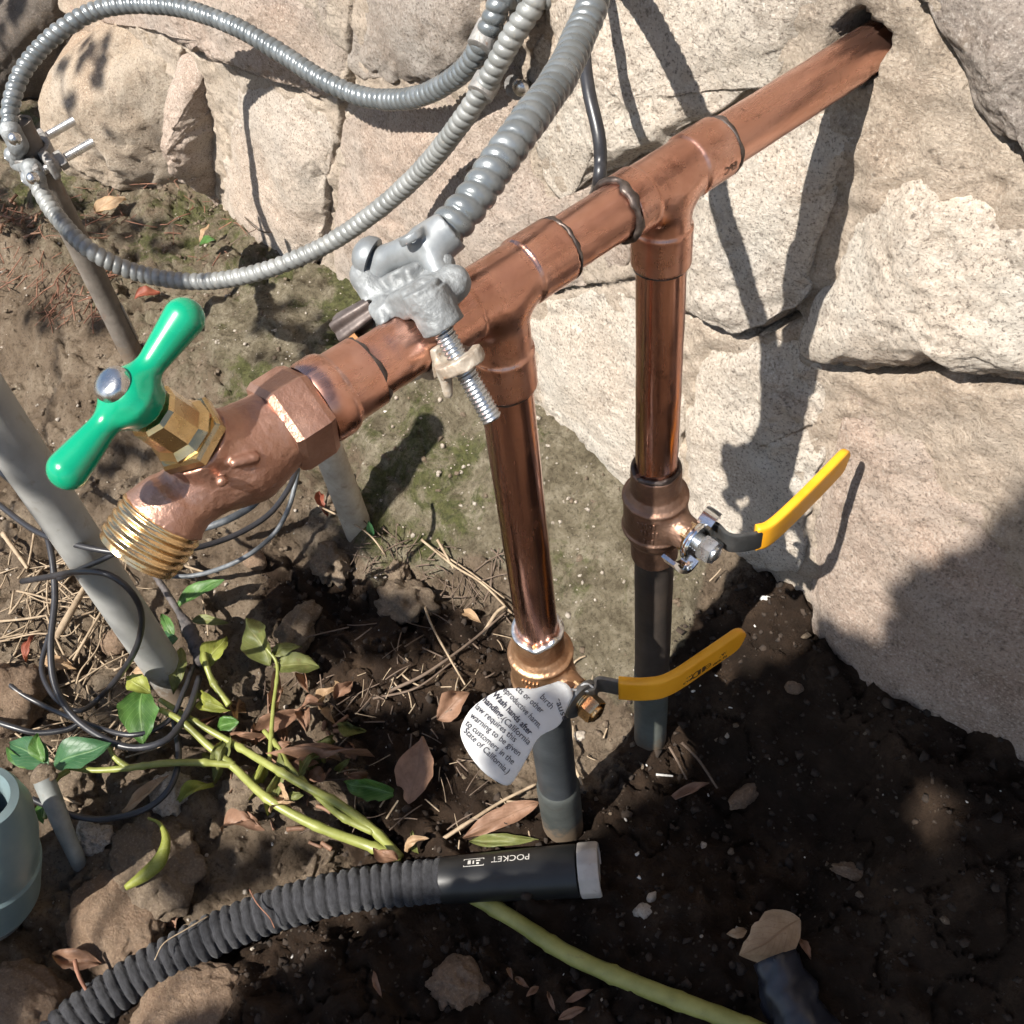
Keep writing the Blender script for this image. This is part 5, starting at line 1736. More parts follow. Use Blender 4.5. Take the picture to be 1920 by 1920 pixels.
V, F = rock(on_ground(80, 1455, .052), (0.009, 0.009, 0.007), 77, 3, 0.35)
mk('crumbly_top', V, F, M['rock_crumb'], stk, None)

# ------------------------------------------------------------------ leaves
def scale_at(p):
    return float((p - CAM) @ RM[:, 2]) / FPX             # metres per picture pixel at a point


def leaf_grid(b, t, nrm, w, arch=0.1, fold=0.15, curl=0.1, seed=0, nu=16, nv=8, pw=0.9, ragged=0.0):
    b, t = np.asarray(b, float), np.asarray(t, float)
    L = np.linalg.norm(t - b)
    d = (t - b) / L
    nrm = np.asarray(nrm, float)
    nrm = nrm - d * (nrm @ d)
    nrm /= np.linalg.norm(nrm)
    sd_ = np.cross(nrm, d)
    uu, v = np.meshgrid(np.arange(nu + 1) / nu, np.arange(nv + 1) / nv * 2 - 1, indexing='ij')
    ww = w * 0.5 * np.maximum(0.02, np.sin(math.pi * np.minimum(1, uu ** 0.85 * 0.985 + 0.012))) ** pw
    rg = 1 + ragged * vnoise(uu * 9 + seed, v * 3, seed) if ragged else 1.0
    x = v * ww * rg * (1 - 0.12 * np.abs(v) * fold * 4) + 0.06 * w * np.sin(uu * 4.2 + seed * 1.7)
    z = arch * L * np.sin(math.pi * uu) + fold * np.abs(v) * ww * 2 + curl * L * 0.35 * fbm(uu * 2.3 + seed, v * 1.2, seed * 1.3, 7, 2) + curl * 0.5 * w * v * v * np.sin(uu * 5 + seed)
    V = (b + d * (uu * L)[..., None] + sd_ * x[..., None] + nrm * z[..., None]).reshape(-1, 3)
    UV = np.stack([uu, (v + 1) / 2], -1).reshape(-1, 2)
    F = [(i * (nv + 1) + j, i * (nv + 1) + j + 1, (i + 1) * (nv + 1) + j + 1, (i + 1) * (nv + 1) + j) for i in range(nu) for j in range(nv)]
    return V, F, UV


def leafpx(b, t, wpx, mat, h=(0.006, 0.008), arch=0.08, fold=0.12, curl=0.2, seed=0, roll=0.0, parent=None, label=None, ragged=0.13, name=None, group='dry leaves on the soil', cat='leaf'):
    B_, T_ = on_ground(b[0], b[1], h[0]), on_ground(t[0], t[1], h[1])
    w = wpx * scale_at((B_ + T_) / 2)
    nrm = np.array([0.15, -0.25, 1.0])
    d = (T_ - B_) / np.linalg.norm(T_ - B_)
    sdv = np.cross(nrm, d)
    nrm = nrm + sdv * roll
    V, F, UV = leaf_grid(B_, T_, nrm, w, arch, fold, curl, seed, ragged=ragged)
    o = mk(name or ('leaf' if parent else 'dry_leaf'), V, F, M[mat], parent, None, UV)
    if parent is None:
        tag(o, label, cat, group)
    return o


# ---- pulled weed
weed = thing('weed_plant', 'pulled weed with yellow green stems and drooping leaves left of the tag', 'plant', on_ground(745, 1605))


def stem(pts, r, mat='stem', parent=weed, n=60):
    P3 = [on_ground(px, py, h) for px, py, h in pts]
    P, L = catmull(P3, n)
    rr = np.interp(np.linspace(0, 1, n), np.linspace(0, 1, len(r)), r)
    knob = 1 + 0.05 * vnoise(np.arange(n) * 0.5, r[0] * 1e4) + (0.13 if mat == 'stem_old' else 0.30) * np.exp(-(((np.linspace(0, L, n) / 0.045) % 1.0 - 0.5) / 0.05) ** 2)
    V, F = sweep(P, (rr * knob)[:, None] * (1 + 0.05 * np.cos(np.arange(12) * math.pi / 3))[None], 12)
    return mk('stem', V, F, M[mat], parent, None)


stem([(748, 1606, .006), (700, 1556, .010), (640, 1510, .020), (580, 1478, .030), (510, 1438, .035), (440, 1396, .035), (370, 1356, .035), (300, 1312, .03)], [0.0034, 0.0030, 0.0026, 0.0020])
stem([(752, 1610, .006), (690, 1585, .008), (610, 1556, .016), (540, 1522, .022), (490, 1488, .028), (440, 1440, .034), (390, 1398, .036), (340, 1352, .04), (300, 1330, .045)], [0.0038, 0.0034, 0.0028, 0.0022])
stem([(440, 1434, .035), (380, 1430, .035), (310, 1431, .034), (240, 1440, .032), (180, 1444, .03), (130, 1440, .034)], [0.0026, 0.0026, 0.0024, 0.0018])
stem([(700, 1560, .010), (640, 1530, .014), (590, 1486, .026), (545, 1440, .03), (520, 1400, .03), (495, 1370, .03)], [0.0028, 0.0024, 0.0018])
stem([(430, 1322, .04), (400, 1280, .045), (385, 1240, .05), (382, 1210, .05)], [0.0026, 0.0020])
stem([(240, 1440, .032), (215, 1420, .036), (205, 1400, .04)], [0.0026, 0.0014])
stem([(128, 1444, .034), (105, 1462, .036), (92, 1500, .036), (84, 1535, .034)], [0.0024, 0.0016])
stem([(505, 1430, .03), (512, 1330, .035), (520, 1250, .04), (500, 1215, .045)], [0.0018, 0.0012])
WL = [((100, 1438), (208, 1392), 66, 'leaf_deep', (.040, .050), .10, .10, .15, 1, 0.1), ((92, 1440), (22, 1392), 62, 'leaf_deep', (.040, .040), .12, .12, .15, 2, -0.2),
      ((80, 1430), (72, 1375), 34, 'leaf_green', (.045, .055), .10, .25, .2, 3, 0.0), ((60, 1440), (14, 1402), 20, 'leaf_green', (.042, .040), .1, .2, .2, 4, 0.4),
      ((84, 1500), (80, 1545), 26, 'leaf_green', (.036, .030), .1, .2, .2, 5, 0.2), ((272, 1292), (262, 1398), 78, 'leaf_green', (.045, .035), .12, .14, .2, 6, 0.25),
      ((282, 1300), (236, 1272), 40, 'leaf_yellow', (.05, .05), .15, .2, .3, 7, -0.3), ((332, 1142), (421, 1086), 42, 'leaf_green', (.035, .045), .06, .22, .15, 8, 0.35),
      ((328, 1196), (303, 1150), 24, 'leaf_green', (.045, .05), .1, .25, .2, 9, 0.0), ((334, 1200), (268, 1216), 46, 'leaf_deep', (.045, .04), .12, .1, .2, 10, -0.2),
      ((340, 1214), (326, 1302), 34, 'leaf_wilt', (.045, .025), .1, .15, .3, 11, 0.3), ((384, 1254), (424, 1192), 44, 'leaf_yellow', (.04, .045), .1, .18, .35, 12, -0.2),
      ((506, 1248), (470, 1158), 64, 'leaf_wilt', (.035, .04), .16, .12, .35, 13, 0.2), ((515, 1250), (598, 1250), 50, 'leaf_wilt', (.035, .02), .2, .15, .35, 14, 0.1),
      ((510, 1232), (566, 1212), 34, 'leaf_wilt', (.04, .03), .2, .15, .35, 15, 0.3), ((452, 1352), (408, 1366), 32, 'leaf_green', (.04, .03), .15, .2, .4, 16, 0.1),
      ((742, 1492), (646, 1462), 46, 'leaf_green', (.012, .02), .12, .2, .3, 17, 0.3), ((420, 1330), (372, 1300), 40, 'leaf_yellow', (.04, .03), .2, .2, .5, 18, 0.2),
      ((360, 1166), (428, 1166), 22, 'leaf_wilt', (.03, .03), .1, .2, .2, 19, 0.0), ((430, 1380), (400, 1470), 36, 'leaf_wilt', (.03, .015), .2, .3, .6, 20, 0.4),
      ((520, 1400), (560, 1480), 30, 'leaf_wilt', (.03, .01), .2, .3, .6, 21, -0.3), ((500, 1420), (470, 1500), 28, 'leaf_yellow', (.03, .01), .2, .3, .6, 22, 0.2), ((530, 1440), (505, 1530), 26, 'leaf_wilt', (.028, .01), .2, .3, .6, 23, 0.2),
      ((330, 1500), (400, 1470), 30, 'leaf_yellow', (.012, .02), .2, .3, .5, 24, 0.1), ((560, 1460), (610, 1420), 30, 'leaf_wilt', (.03, .015), .2, .3, .6, 26, 0.1)]
for (b, t, w, mt, h, ar, fo, cu, sd_, ro) in WL:
    leafpx(b, t, w, mt, h, ar, fo, cu, sd_, ro, weed)
# yellow withered leaf rolled up on the clod
V, F = tube([on_ground(px, py, h) for px, py, h in ((278, 1534, .03), (300, 1545, .034), (311, 1575, .034), (300, 1612, .032), (272, 1640, .030), (236, 1664, .026))], [0.0009, 0.0014, 0.0034, 0.0054, 0.0046, 0.0022], 40, 12)
o = mk('rolled_leaf', V, F, M['leaf_yellow'], None, None, np.random.default_rng(1).uniform(0.2, 0.3, (len(V), 2)))
tag(o, 'rolled up yellow green leaf lying on the crumbly clod', 'leaf')

o = thing('plant_stem', 'long smooth yellow green stem lying by itself at the bottom', 'stem', on_ground(1150, 1800))
stem([(880, 1676, .006), (960, 1722, .008), (1060, 1786, .008), (1160, 1832, .007), (1260, 1872, .007), (1350, 1905, .007), (1450, 1945, .007), (1600, 2010, .006), (1760, 2060, .005)], [0.0052, 0.0056, 0.0058, 0.0056], 'stem_old', o, 90)

# ---- dry leaves, each one as the photograph shows it
DL = [((770, 1508), (792, 1380), 84, 'leaf_brown', (.006, .020), .06, .06, .12, 31, 0.25, 'large flat brown leaf standing upright left of the tag'),
      ((1502, 1728), (1384, 1786), 92, 'leaf_tan', (.018, .012), .10, .05, .10, 32, 0.2, 'broad tan leaf in the shade at the lower right'),
      ((1400, 1745), (1362, 1752), 22, 'leaf_tan', (.008, .006), .1, .2, .2, 33, 0.0, 'tiny tan leaf tip beside the broad tan leaf'),
      ((1500, 1760), (1522, 1800), 20, 'leaf_brown', (.008, .012), .1, .3, .3, 34, 0.2, 'small curled brown leaf right of the broad tan leaf'),
      ((228, 1522), (318, 1456), 32, 'leaf_tan', (.012, .014), .06, .08, .2, 35, 0.3, 'pale tan pointed leaf lying under the drooping wire'),
      ((818, 1346), (882, 1300), 52, 'leaf_brown', (.008, .012), .14, .15, .4, 36, -0.2, 'brown leaf in the shade left of the tag top'),
      ((864, 1146), (902, 1166), 20, 'leaf_tan', (.006, .008), .1, .2, .2, 37, 0.1, 'small orange tan leaf scrap left of the front riser'),
      ((1010, 1502), (868, 1572), 44, 'leaf_brown', (.008, .006), .08, .15, .25, 38, 0.1, 'long brown leaf under the pale twig in front of the riser foot'),
      ((880, 1578), (1010, 1576), 26, 'leaf_wilt', (.005, .008), .06, .15, .2, 39, 0.1, 'olive leaf just behind the hose sleeve'),
      ((510, 1420), (698, 1414), 30, 'leaf_brown', (.022, .018), .10, .3, .5, 40, 0.1, 'long folded brown leaf pointing right at the taller weed stem'),
      ((520, 1476), (600, 1432), 46, 'leaf_brown', (.016, .020), .2, .3, .5, 41, 0.2, 'crumpled brown leaf under the weed stems'),
      ((560, 1330), (470, 1400), 40, 'leaf_brown', (.020, .016), .2, .2, .5, 42, 0.1, 'curled brown leaf between the wilted weed leaves'),
      ((600, 1330), (632, 1290), 26, 'leaf_tan', (.010, .020), .2, .3, .5, 43, 0.3, 'curled tan leaf right of the wilted weed leaves'),
      ((418, 1560), (494, 1552), 40, 'leaf_brown', (.012, .016), .3, .3, .5, 44, 0.4, 'curled brown leaf at the edge of the small clod'),
      ((455, 1535), (492, 1550), 26, 'leaf_brown', (.016, .020), .2, .3, .5, 45, 0.2, 'small brown leaf resting on the curled one by the clod'),
      ((250, 1262), (300, 1250), 22, 'leaf_tan', (.012, .012), .1, .2, .3, 46, 0.1, 'pale leaf scrap beneath the small inner wire loop'),
      ((80, 1235), (142, 1255), 30, 'leaf_tan', (.010, .012), .1, .2, .4, 47, 0.1, 'tan leaf among the dead stalks inside the big wire loop'),
      ((48, 1240), (60, 1190), 16, 'leaf_red', (.010, .012), .1, .2, .4, 48, 0.1, 'narrow reddish leaf left of the dead stalks'),
      ((30, 1270), (78, 1282), 34, 'leaf_brown', (.010, .012), .2, .3, .5, 49, 0.1, 'brown shrivelled leaf near the left edge'),
      ((600, 922), (612, 968), 22, 'leaf_red', (.010, .012), .1, .3, .4, 50, 0.1, 'small red brown leaf next to the pale pipe stub'),
      ((252, 560), (300, 548), 26, 'leaf_red', (.008, .010), .1, .2, .3, 51, 0.1, 'red brown leaf above the green faucet handle'),
      ((180, 400), (236, 372), 34, 'leaf_tan', (.012, .014), .1, .2, .4, 52, 0.1, 'pale leaf by the foot of the rounded boulder'),
      ((376, 455), (392, 420), 16, 'leaf_tan', (.010, .020), .1, .2, .4, 53, 0.1, 'thin dry leaf below the cream stone'),
      ((700, 1820), (716, 1872), 14, 'leaf_brown', (.006, .006), .1, .3, .4, 54, 0.1, 'thin forked brown flake under the middle of the hose'),
      ((952, 1812), (962, 1838), 12, 'leaf_brown', (.006, .006), .1, .3, .4, 55, 0.1, 'topmost small brown flake left of the long cut stem'),
      ((966, 1834), (992, 1850), 14, 'leaf_brown', (.006, .006), .1, .3, .4, 56, 0.1, 'second small brown flake below the topmost one'),
      ((1010, 1850), (986, 1868), 14, 'leaf_brown', (.006, .006), .1, .3, .4, 57, 0.1, 'small brown flake at the end of the flake row'),
      ((1060, 1878), (1112, 1856), 16, 'leaf_brown', (.006, .006), .1, .3, .4, 58, 0.1, 'brown flake right of the row, nearest the long cut stem'),
      ((1046, 1912), (1098, 1890), 20, 'leaf_brown', (.006, .006), .1, .3, .4, 59, 0.1, 'widest brown flake at the bottom edge'),
      ((1042, 1896), (1028, 1860), 12, 'leaf_brown', (.006, .006), .1, .3, .4, 60, 0.1, 'narrow upright brown flake at the bottom edge'),
      ((746, 1612), (700, 1588), 30, 'leaf_brown', (.012, .020), .2, .3, .6, 61, 0.3, 'shrivelled orange brown leaf at the weed root'),
      ((760, 1596), (800, 1570), 20, 'leaf_tan', (.012, .020), .2, .3, .6, 62, 0.3, 'small curled tan leaf behind the weed root'),
      ((786, 1600), (770, 1560), 14, 'leaf_wilt', (.006, .020), .1, .3, .4, 63, 0.3, 'tiny olive leaf upright behind the weed root'),
      ((300, 1660), (330, 1740), 60, 'leaf_brown', (.008, .004), .1, .1, .3, 64, 0.2, 'large brown leaf tucked under the crumbly clod'),
      ((100, 1790), (190, 1810), 40, 'leaf_brown', (.020, .016), .1, .2, .4, 65, 0.2, 'dusty brown leaf with red stalk on the left rock'),
      ((1250, 1500), (1330, 1470), 22, 'leaf_brown', (.006, .006), .1, .2, .3, 66, 0.1, 'dull brown leaf strip near the rear pipe foot')]
for (b, t, w, mt, h, ar, fo, cu, sd_, ro, lab) in DL:
    leafpx(b, t, w, mt, h, ar, fo, cu, sd_, ro, None, lab)
# heap of curled dead leaves under the weed, too alike to tell apart
rl = np.random.default_rng(44)
HEAP = np.array([(400, 1300), (560, 1270), (660, 1300), (700, 1400), (640, 1470), (520, 1540), (420, 1480), (370, 1380)], float)
got = 0
while got < 34:
    px, py = rl.uniform(HEAP.min(0), HEAP.max(0))
    if float(poly_sd(HEAP, np.array([px]), np.array([py]))[0]) > 0: continue
    a, L_ = rl.uniform(0, 6.28), rl.uniform(26, 64)
    leafpx((px, py), (px + L_ * math.cos(a), py + 0.8 * L_ * math.sin(a)), rl.uniform(16, 34), ['leaf_brown', 'leaf_tan', 'leaf_wilt', 'leaf_brown'][got % 4], (rl.uniform(.004, .022), rl.uniform(.004, .026)),
           rl.uniform(.05, .3), rl.uniform(.2, .6), rl.uniform(.5, 1.1), 200 + got, rl.uniform(-.5, .5), None, 'curled dead leaf in the heap under the weed stems', group='curled dead leaves heaped under the weed')
    got += 1
o = leafpx((376, 462), (402, 448), 22, 'leaf_green', (.02, .03), .1, .2, .2, 70, 0.2, None, 'small bright green seedling leaf under the cream stone', name='seedling_leaf', group='green seedling leaves', cat='leaf')
o = leafpx((700, 1004), (690, 976), 18, 'leaf_deep', (.006, .02), .1, .2, .2, 71, 0.2, None, 'small green leaf beside the broad pipe shadow', name='seedling_leaf', group='green seedling leaves', cat='leaf')

# ------------------------------------------------------------------ twigs and dead stalks
TW = [([(790, 1012, .012), (850, 1060, .012), (905, 1095, .012), (960, 1150, .010)], .0022, 'twig', 'pale stalk running down from the mossy slab to the front riser'),
      ([(815, 1030, .010), (880, 1072, .012), (946, 1122, .012)], .0016, 'twig', 'thin pale stalk parallel to the one above the front valve'),
      ([(820, 1012, .014), (836, 1040, .012), (850, 1066, .008)], .0022, 'twig', 'stubby pale stalk at the edge of the mossy slab'),
      ([(786, 1096, .010), (804, 1160, .014), (838, 1225, .014), (872, 1284, .008)], .0020, 'twig', 'knobby pale twig crossing steeply left of the front valve'),
      ([(730, 1296, .008), (800, 1262, .012), (880, 1205, .014), (948, 1148, .012)], .0026, 'twig_dark', 'grey brown twig slanting up to the front valve'),
      ([(700, 1310, .006), (780, 1290, .010), (850, 1240, .012)], .0018, 'twig_dark', 'thin dark twig just below the slanting grey brown twig'),
      ([(905, 1190, .010), (930, 1150, .016), (948, 1136, .018)], .0034, 'twig', 'hollow cut pale stalk leaning on the front riser'),
      ([(596, 948, .020), (650, 975, .018), (695, 1005, .018), (722, 1040, .012)], .0018, 'twig', 'orange tinted twig right of the pale pipe stub'),
      ([(492, 1216, .010), (570, 1196, .012), (654, 1176, .012)], .0016, 'twig_dark', 'straight brown twig lying in the shade above the weed'),
      ([(832, 1572, .006), (890, 1534, .010), (945, 1500, .012), (1005, 1470, .012)], .0030, 'twig', 'pale forked twig leading to the foot of the front riser'),
      ([(950, 1502, .010), (985, 1506, .010), (1008, 1512, .008)], .0020, 'twig', 'short side branch of twig beside the front riser foot'),
      ([(1066, 1390, .012), (1075, 1430, .010), (1096, 1480, .008)], .0026, 'twig', 'pale stalk lying against the right of the front riser foot'),
      ([(1278, 1392, .008), (1310, 1425, .008), (1345, 1478, .006)], .0022, 'twig_dark', 'dark stalk right of the rear pipe foot, the longer of two'),
      ([(1255, 1400, .008), (1272, 1430, .008), (1288, 1462, .006)], .0020, 'twig_dark', 'dark stalk right of the rear pipe foot, the shorter of two'),
      ([(1230, 1452, .006), (1262, 1455, .006)], .0020, 'white_bit', 'short whitish stick in front of the rear pipe foot'),
      ([(106, 1196, .012), (140, 1135, .016), (172, 1078, .018)], .0060, 'twig', 'thickest pale stalk inside the big wire loop'),
      ([(-10, 1166, .010), (50, 1160, .012), (110, 1150, .010)], .0024, 'twig', 'level pale stalk at the left edge inside the wire loops'),
      ([(5, 1000, .015), (30, 1035, .015), (52, 1066, .012)], .0040, 'twig', 'thick pale stalk at the upper left of the wire loops'),
      ([(64, 1000, .015), (58, 1035, .014), (52, 1064, .012)], .0024, 'twig', 'upright pale stalk next to the thick one at the upper left'),
      ([(136, 1240, .010), (165, 1190, .014), (200, 1130, .012)], .0028, 'twig', 'pale stalk parallel to the grey plastic pipe'),
      ([(10, 1200, .010), (70, 1188, .014), (125, 1192, .012), (150, 1170, .012)], .0016, 'twig', 'thin wavy stalk low inside the big wire loop'),
      ([(60, 1290, .010), (100, 1262, .012), (150, 1215, .012), (190, 1165, .01)], .0018, 'twig', 'long thin stalk slanting through the big wire loop'),
      ([(140, 1300, .008), (150, 1260, .012), (180, 1220, .012), (195, 1180, .01)], .0014, 'twig', 'curved thin stalk right of the long slanting one'),
      ([(40, 1110, .010), (90, 1130, .012), (140, 1120, .012)], .0012, 'twig', 'hair thin stalk crossing the top of the big wire loop'),
      ([(290, 1062, .02), (330, 1058, .02), (382, 1072, .016)], .0026, 'twig', 'pale stalk right under the faucet outlet'),
      ([(350, 1050, .016), (372, 1100, .012), (386, 1150, .010), (390, 1192, .008)], .0014, 'twig', 'thin drooping stalk above the bright green leaf'),
      ([(140, 1800, .030), (148, 1830, .028), (168, 1868, .020), (178, 1890, .018)], .0030, 'twig_red', 'red twig standing on the left rock before the hose'),
      ([(236, 1420, .01), (300, 1400, .012), (330, 1380, .01)], .0014, 'twig', 'thin straw under the lower wires'),
      ([(120, 1496, .014), (140, 1504, .014), (152, 1508, .012)], .0022, 'twig', 'short pale stick on the clod beside the grey stalk'),
      ([(468, 1668, .036), (482, 1694, .037), (505, 1720, .034), (515, 1740, .026)], .0009, 'twig_red', 'thin red grass blade bent over the hose'),
      ([(390, 1718, .030), (350, 1742, .036), (308, 1768, .037), (290, 1800, .036)], .0010, 'twig', 'thin straw lying along the hose'),
      ([(1330, 1090, .01), (1345, 1075, .012), (1352, 1066, .012)], .0012, 'twig', 'tiny bent twig under the rear valve'),
      ([(440, 380, .02), (470, 420, .03), (500, 436, .03), (535, 425, .03)], .0014, 'twig_dark', 'dark forked twig at the foot of the cream stone'),
      ([(430, 460, .015), (460, 440, .02), (480, 430, .02)], .0012, 'twig_dark', 'short dark twig below the forked one'),
      ([(1560, 590, .1), (1600, 556, .1)], .0008, 'twig', None)]
for (pts, r, mt, lab) in TW:
    if lab is None: continue
    P3 = [on_ground(px, py, h) for px, py, h in pts]
    nn = 26
    P, L = catmull(P3, nn)
    V, F = sweep(P, (r * 0.5 * np.linspace(1.1, 0.75, nn) * (1 + 0.12 * vnoise(np.arange(nn) * 0.6, r * 9000)))[:, None] * (1 + 0.06 * RNG.normal(size=(1, 8))), 8)
    o = mk('twig', V, F, M[mt], None, None)
    tag(o, lab, 'twig', 'twigs and dead stalks')

# ------------------------------------------------------------------ rocks and clods
RK = [((278, 1625), (0.030, 0.042, 0.014), 'rock_crumb', 101, 5, 'crumbly brown clod under the rolled yellow leaf', 0.22, 0.010),
      ((462, 1490), (0.018, 0.022, 0.020), 'rock_crumb', 102, 4, 'small crumbly clod between the weed stems', 0.30, 0.006),
      ((215, 1730), (0.040, 0.030, 0.015), 'rock', 103, 5, 'smooth brown rock left of the hose', 0.15, 0.004),
      ((40, 1900), (0.040, 0.028, 0.024), 'rock', 104, 5, 'tan rock cut by the lower left corner', 0.15, 0.004),
      ((355, 1900), (0.036, 0.028, 0.011), 'rock', 105, 5, 'flat brown rock in front of the hose at the bottom edge', 0.15, 0.002),
      ((172, 1572), (0.012, 0.016, 0.012), 'rock_pale', 106, 4, 'pale rough lump right of the grey cut stalk', 0.35, 0.006),
      ((318, 1490), (0.018, 0.014, 0.012), 'rock_pale', 107, 4, 'pale crumbly lump beside the tan pointed leaf', 0.35, 0.004),
      ((132, 1475), (0.020, 0.018, 0.012), 'rock_crumb', 108, 4, 'mossy dark clod below the big weed leaf', 0.35, 0.004),
      ((862, 1838), (0.019, 0.016, 0.010), 'rock', 109, 5, 'grey brown flat lump in the shade at the bottom', 0.32, 0.004),
      ((216, 1200), (0.013, 0.013, 0.010), 'rock', 110, 4, 'reddish brown pebble beside the grey plastic pipe', 0.12, 0.006),
      ((15, 1320), (0.034, 0.034, 0.026), 'rock', 111, 4, 'brown rock at the left edge under the wires', 0.18, 0.004),
      ((478, 1052), (0.013, 0.010, 0.008), 'rock', 112, 4, 'smooth half buried pebble under the worn wires', 0.08, 0.002),
      ((760, 1135), (0.026, 0.018, 0.014), 'rock_crumb', 113, 4, 'dark clod in the shade below the mossy slab', 0.3, 0.002),
      ((620, 1060), (0.015, 0.022, 0.014), 'rock_crumb', 114, 4, 'crumbly soil ridge below the pale pipe stub', 0.38, 0.002),
      ((560, 1180), (0.024, 0.016, 0.012), 'rock_crumb', 115, 4, 'crumbly clod in the shade right of the wilted leaves', 0.35, 0.002),
      ((745, 1075), (0.014, 0.010, 0.009), 'rock_crumb', 116, 4, 'small crumbly clod at the lower end of the mossy slab', 0.38, 0.003),
      ((640, 935), (0.009, 0.020, 0.016), 'rock_crumb', 117, 4, 'soil crust leaning against the pale pipe stub', 0.38, 0.002),
      ((1205, 1706), (0.0065, 0.005, 0.004), 'rock_pale', 118, 3, 'larger of two pale pebbles right of the hose collar', 0.2, 0.003),
      ((1222, 1680), (0.004, 0.003, 0.003), 'rock_pale', 119, 3, 'smaller of two pale pebbles right of the hose collar', 0.2, 0.003),
      ((1490, 1286), (0.0055, 0.0065, 0.005), 'rock', 120, 3, 'round brown pebble in the shade under the stone wall', 0.12, 0.004),
      ((1400, 1490), (0.007, 0.014, 0.006), 'rock', 121, 4, 'elongated earthy lump right of the rear pipe foot', 0.25, 0.002),
      ((1600, 1635), (0.013, 0.005, 0.005), 'rock', 122, 4, 'narrow pale ridge of stone beside the dark hollow', 0.25, 0.002),
      ((575, 1660), (0.028, 0.010, 0.009), 'rock_crumb', 124, 4, 'crumbly sunlit ridge along the top of the hose', 0.4, 0.004),
      ((1010, 1115), (0.006, 0.005, 0.005), 'rock_pale', 125, 3, 'pale pebble right beside the front riser', 0.2, 0.002),
      ((1440, 1126), (0.006, 0.004, 0.004), 'white_bit', 126, 3, 'bright white chip at the foot of the wall below the rear lever', 0.3, 0.003),
      ((1085, 1378), (0.0055, 0.0045, 0.004), 'rock_pale', 127, 3, 'bright pebble between the two risers', 0.2, 0.003)]
for (p, sz, mt, sd_, sub, lab, rg, h) in RK:
    c = on_ground(p[0], p[1], h)
    c[2] = float(ground_q(c[0], c[1])) + sz[2] * 0.35
    V, F = rock(c, sz, sd_, sub, rg, 1.0, sd_ * 0.7, 1.9)
    if mt == 'rock_crumb':
        q = (V - c)
        nn_ = q / (np.linalg.norm(q, axis=1)[:, None] + 1e-9)
        V = V + nn_ * (0.0022 * fbm(V[:, 0] * 170, V[:, 1] * 170, V[:, 2] * 170, sd_, 3))[:, None]
    o = mk('clod' if mt == 'rock_crumb' else ('rock' if max(sz) > 0.015 else 'pebble'), V, F, M[mt], None, None)
    tag(o, lab, 'clod' if mt == 'rock_crumb' else 'rock', 'loose rocks and clods')

# black plastic pot half buried at the lower right
c0, c1 = on_ground(1452, 1800, 0.012), on_ground(1530, 1985, 0.008)
pot = thing('plastic_pot', 'dark crumpled plastic tube half buried below the broad tan leaf', 'pot', on_ground(1480, 1880))
d_, u_, v_ = basis(c1 - c0)
Lp = np.linalg.norm(c1 - c0)
V = []
for i in range(15):
    a = i / 14
    th = np.arange(40) * 2 * math.pi / 40
    r = 0.0165 + 0.003 * a + 0.0045 * fbm(np.cos(th) * 1.5 + a * 4, np.sin(th) * 1.5, a * 3, 3, 3) - 0.005 * smooth(0.3, 0.9, np.sin(th * 2 + 1 + a * 2)) * (1 - a)
    V.append(c0 + d_ * (a * Lp) + r[:, None] * (np.cos(th)[:, None] * u_ + np.sin(th)[:, None] * v_))
V = np.vstack(V)
V = np.vstack([V, V - 0.0 + 0.0])
inner = V[:15 * 40].copy()
ctr = np.repeat(np.array([c0 + d_ * (i / 14 * Lp) for i in range(15)]), 40, axis=0)
V = np.vstack([inner, ctr + (inner - ctr) * 0.92])
F = []
for b in (0, 600):
    for i in range(14):
        for j in range(40):
            q = (b + i * 40 + j, b + i * 40 + (j + 1) % 40, b + (i + 1) * 40 + (j + 1) % 40, b + (i + 1) * 40 + j)
            F.append(q if b == 0 else q[::-1])
F += [(j, 600 + j, 600 + (j + 1) % 40, (j + 1) % 40) for j in range(40)]
mk('wall', V, F, M['plastic_film'], pot, None)

# ------------------------------------------------------------------ uncountable ground litter
def scatter(name, label, cat, poly_list, count, size, mat, sub=1, seed=0, flat=0.7, hoff=0.3, ragged=0.35, elong=1.0):
    r = np.random.default_rng(seed)
    base_V, base_F = ICO[sub]
    bf = np.array(base_F)
    XY = r.uniform((-0.95, -0.42), (0.36, 0.235), (count * 25, 2))
    w = np.zeros(len(XY))
    for (poly, dens) in poly_list:
        w = np.where(True if poly is None else poly_sd(poly, XY[:, 0], XY[:, 1]) < 0, dens, w)
    XY = XY[r.uniform(size=len(XY)) < w][:count]
    ZG = ground_h(XY[:, 0], XY[:, 1], True)
    Vs, Fs = [], []
    for k in range(len(XY)):
        s_ = size[0] * (size[1] / size[0]) ** (r.uniform() ** 2.2)
        a = r.uniform(0, 6.28)
        q = base_V * (1 + ragged * r.normal(size=(len(base_V), 1)) * 0.6)
        q = q * np.array([s_ * r.uniform(0.8, 1.3) * elong, s_ * r.uniform(0.7, 1.1), s_ * flat])
        ca_, sa_ = math.cos(a), math.sin(a)
        q = np.stack([q[:, 0] * ca_ - q[:, 1] * sa_, q[:, 0] * sa_ + q[:, 1] * ca_, q[:, 2]], 1)
        Vs.append(q + np.array([XY[k, 0], XY[k, 1], ZG[k] + s_ * hoff]))
        Fs.append(bf + k * len(base_V))
    V = np.vstack(Vs)
    F = np.vstack(Fs)
    o = mk(name, V, F, M[mat], None, None, org=(-0.2, 0, -0.48))
    tag(o, label, cat, None, 'stuff')
    return o


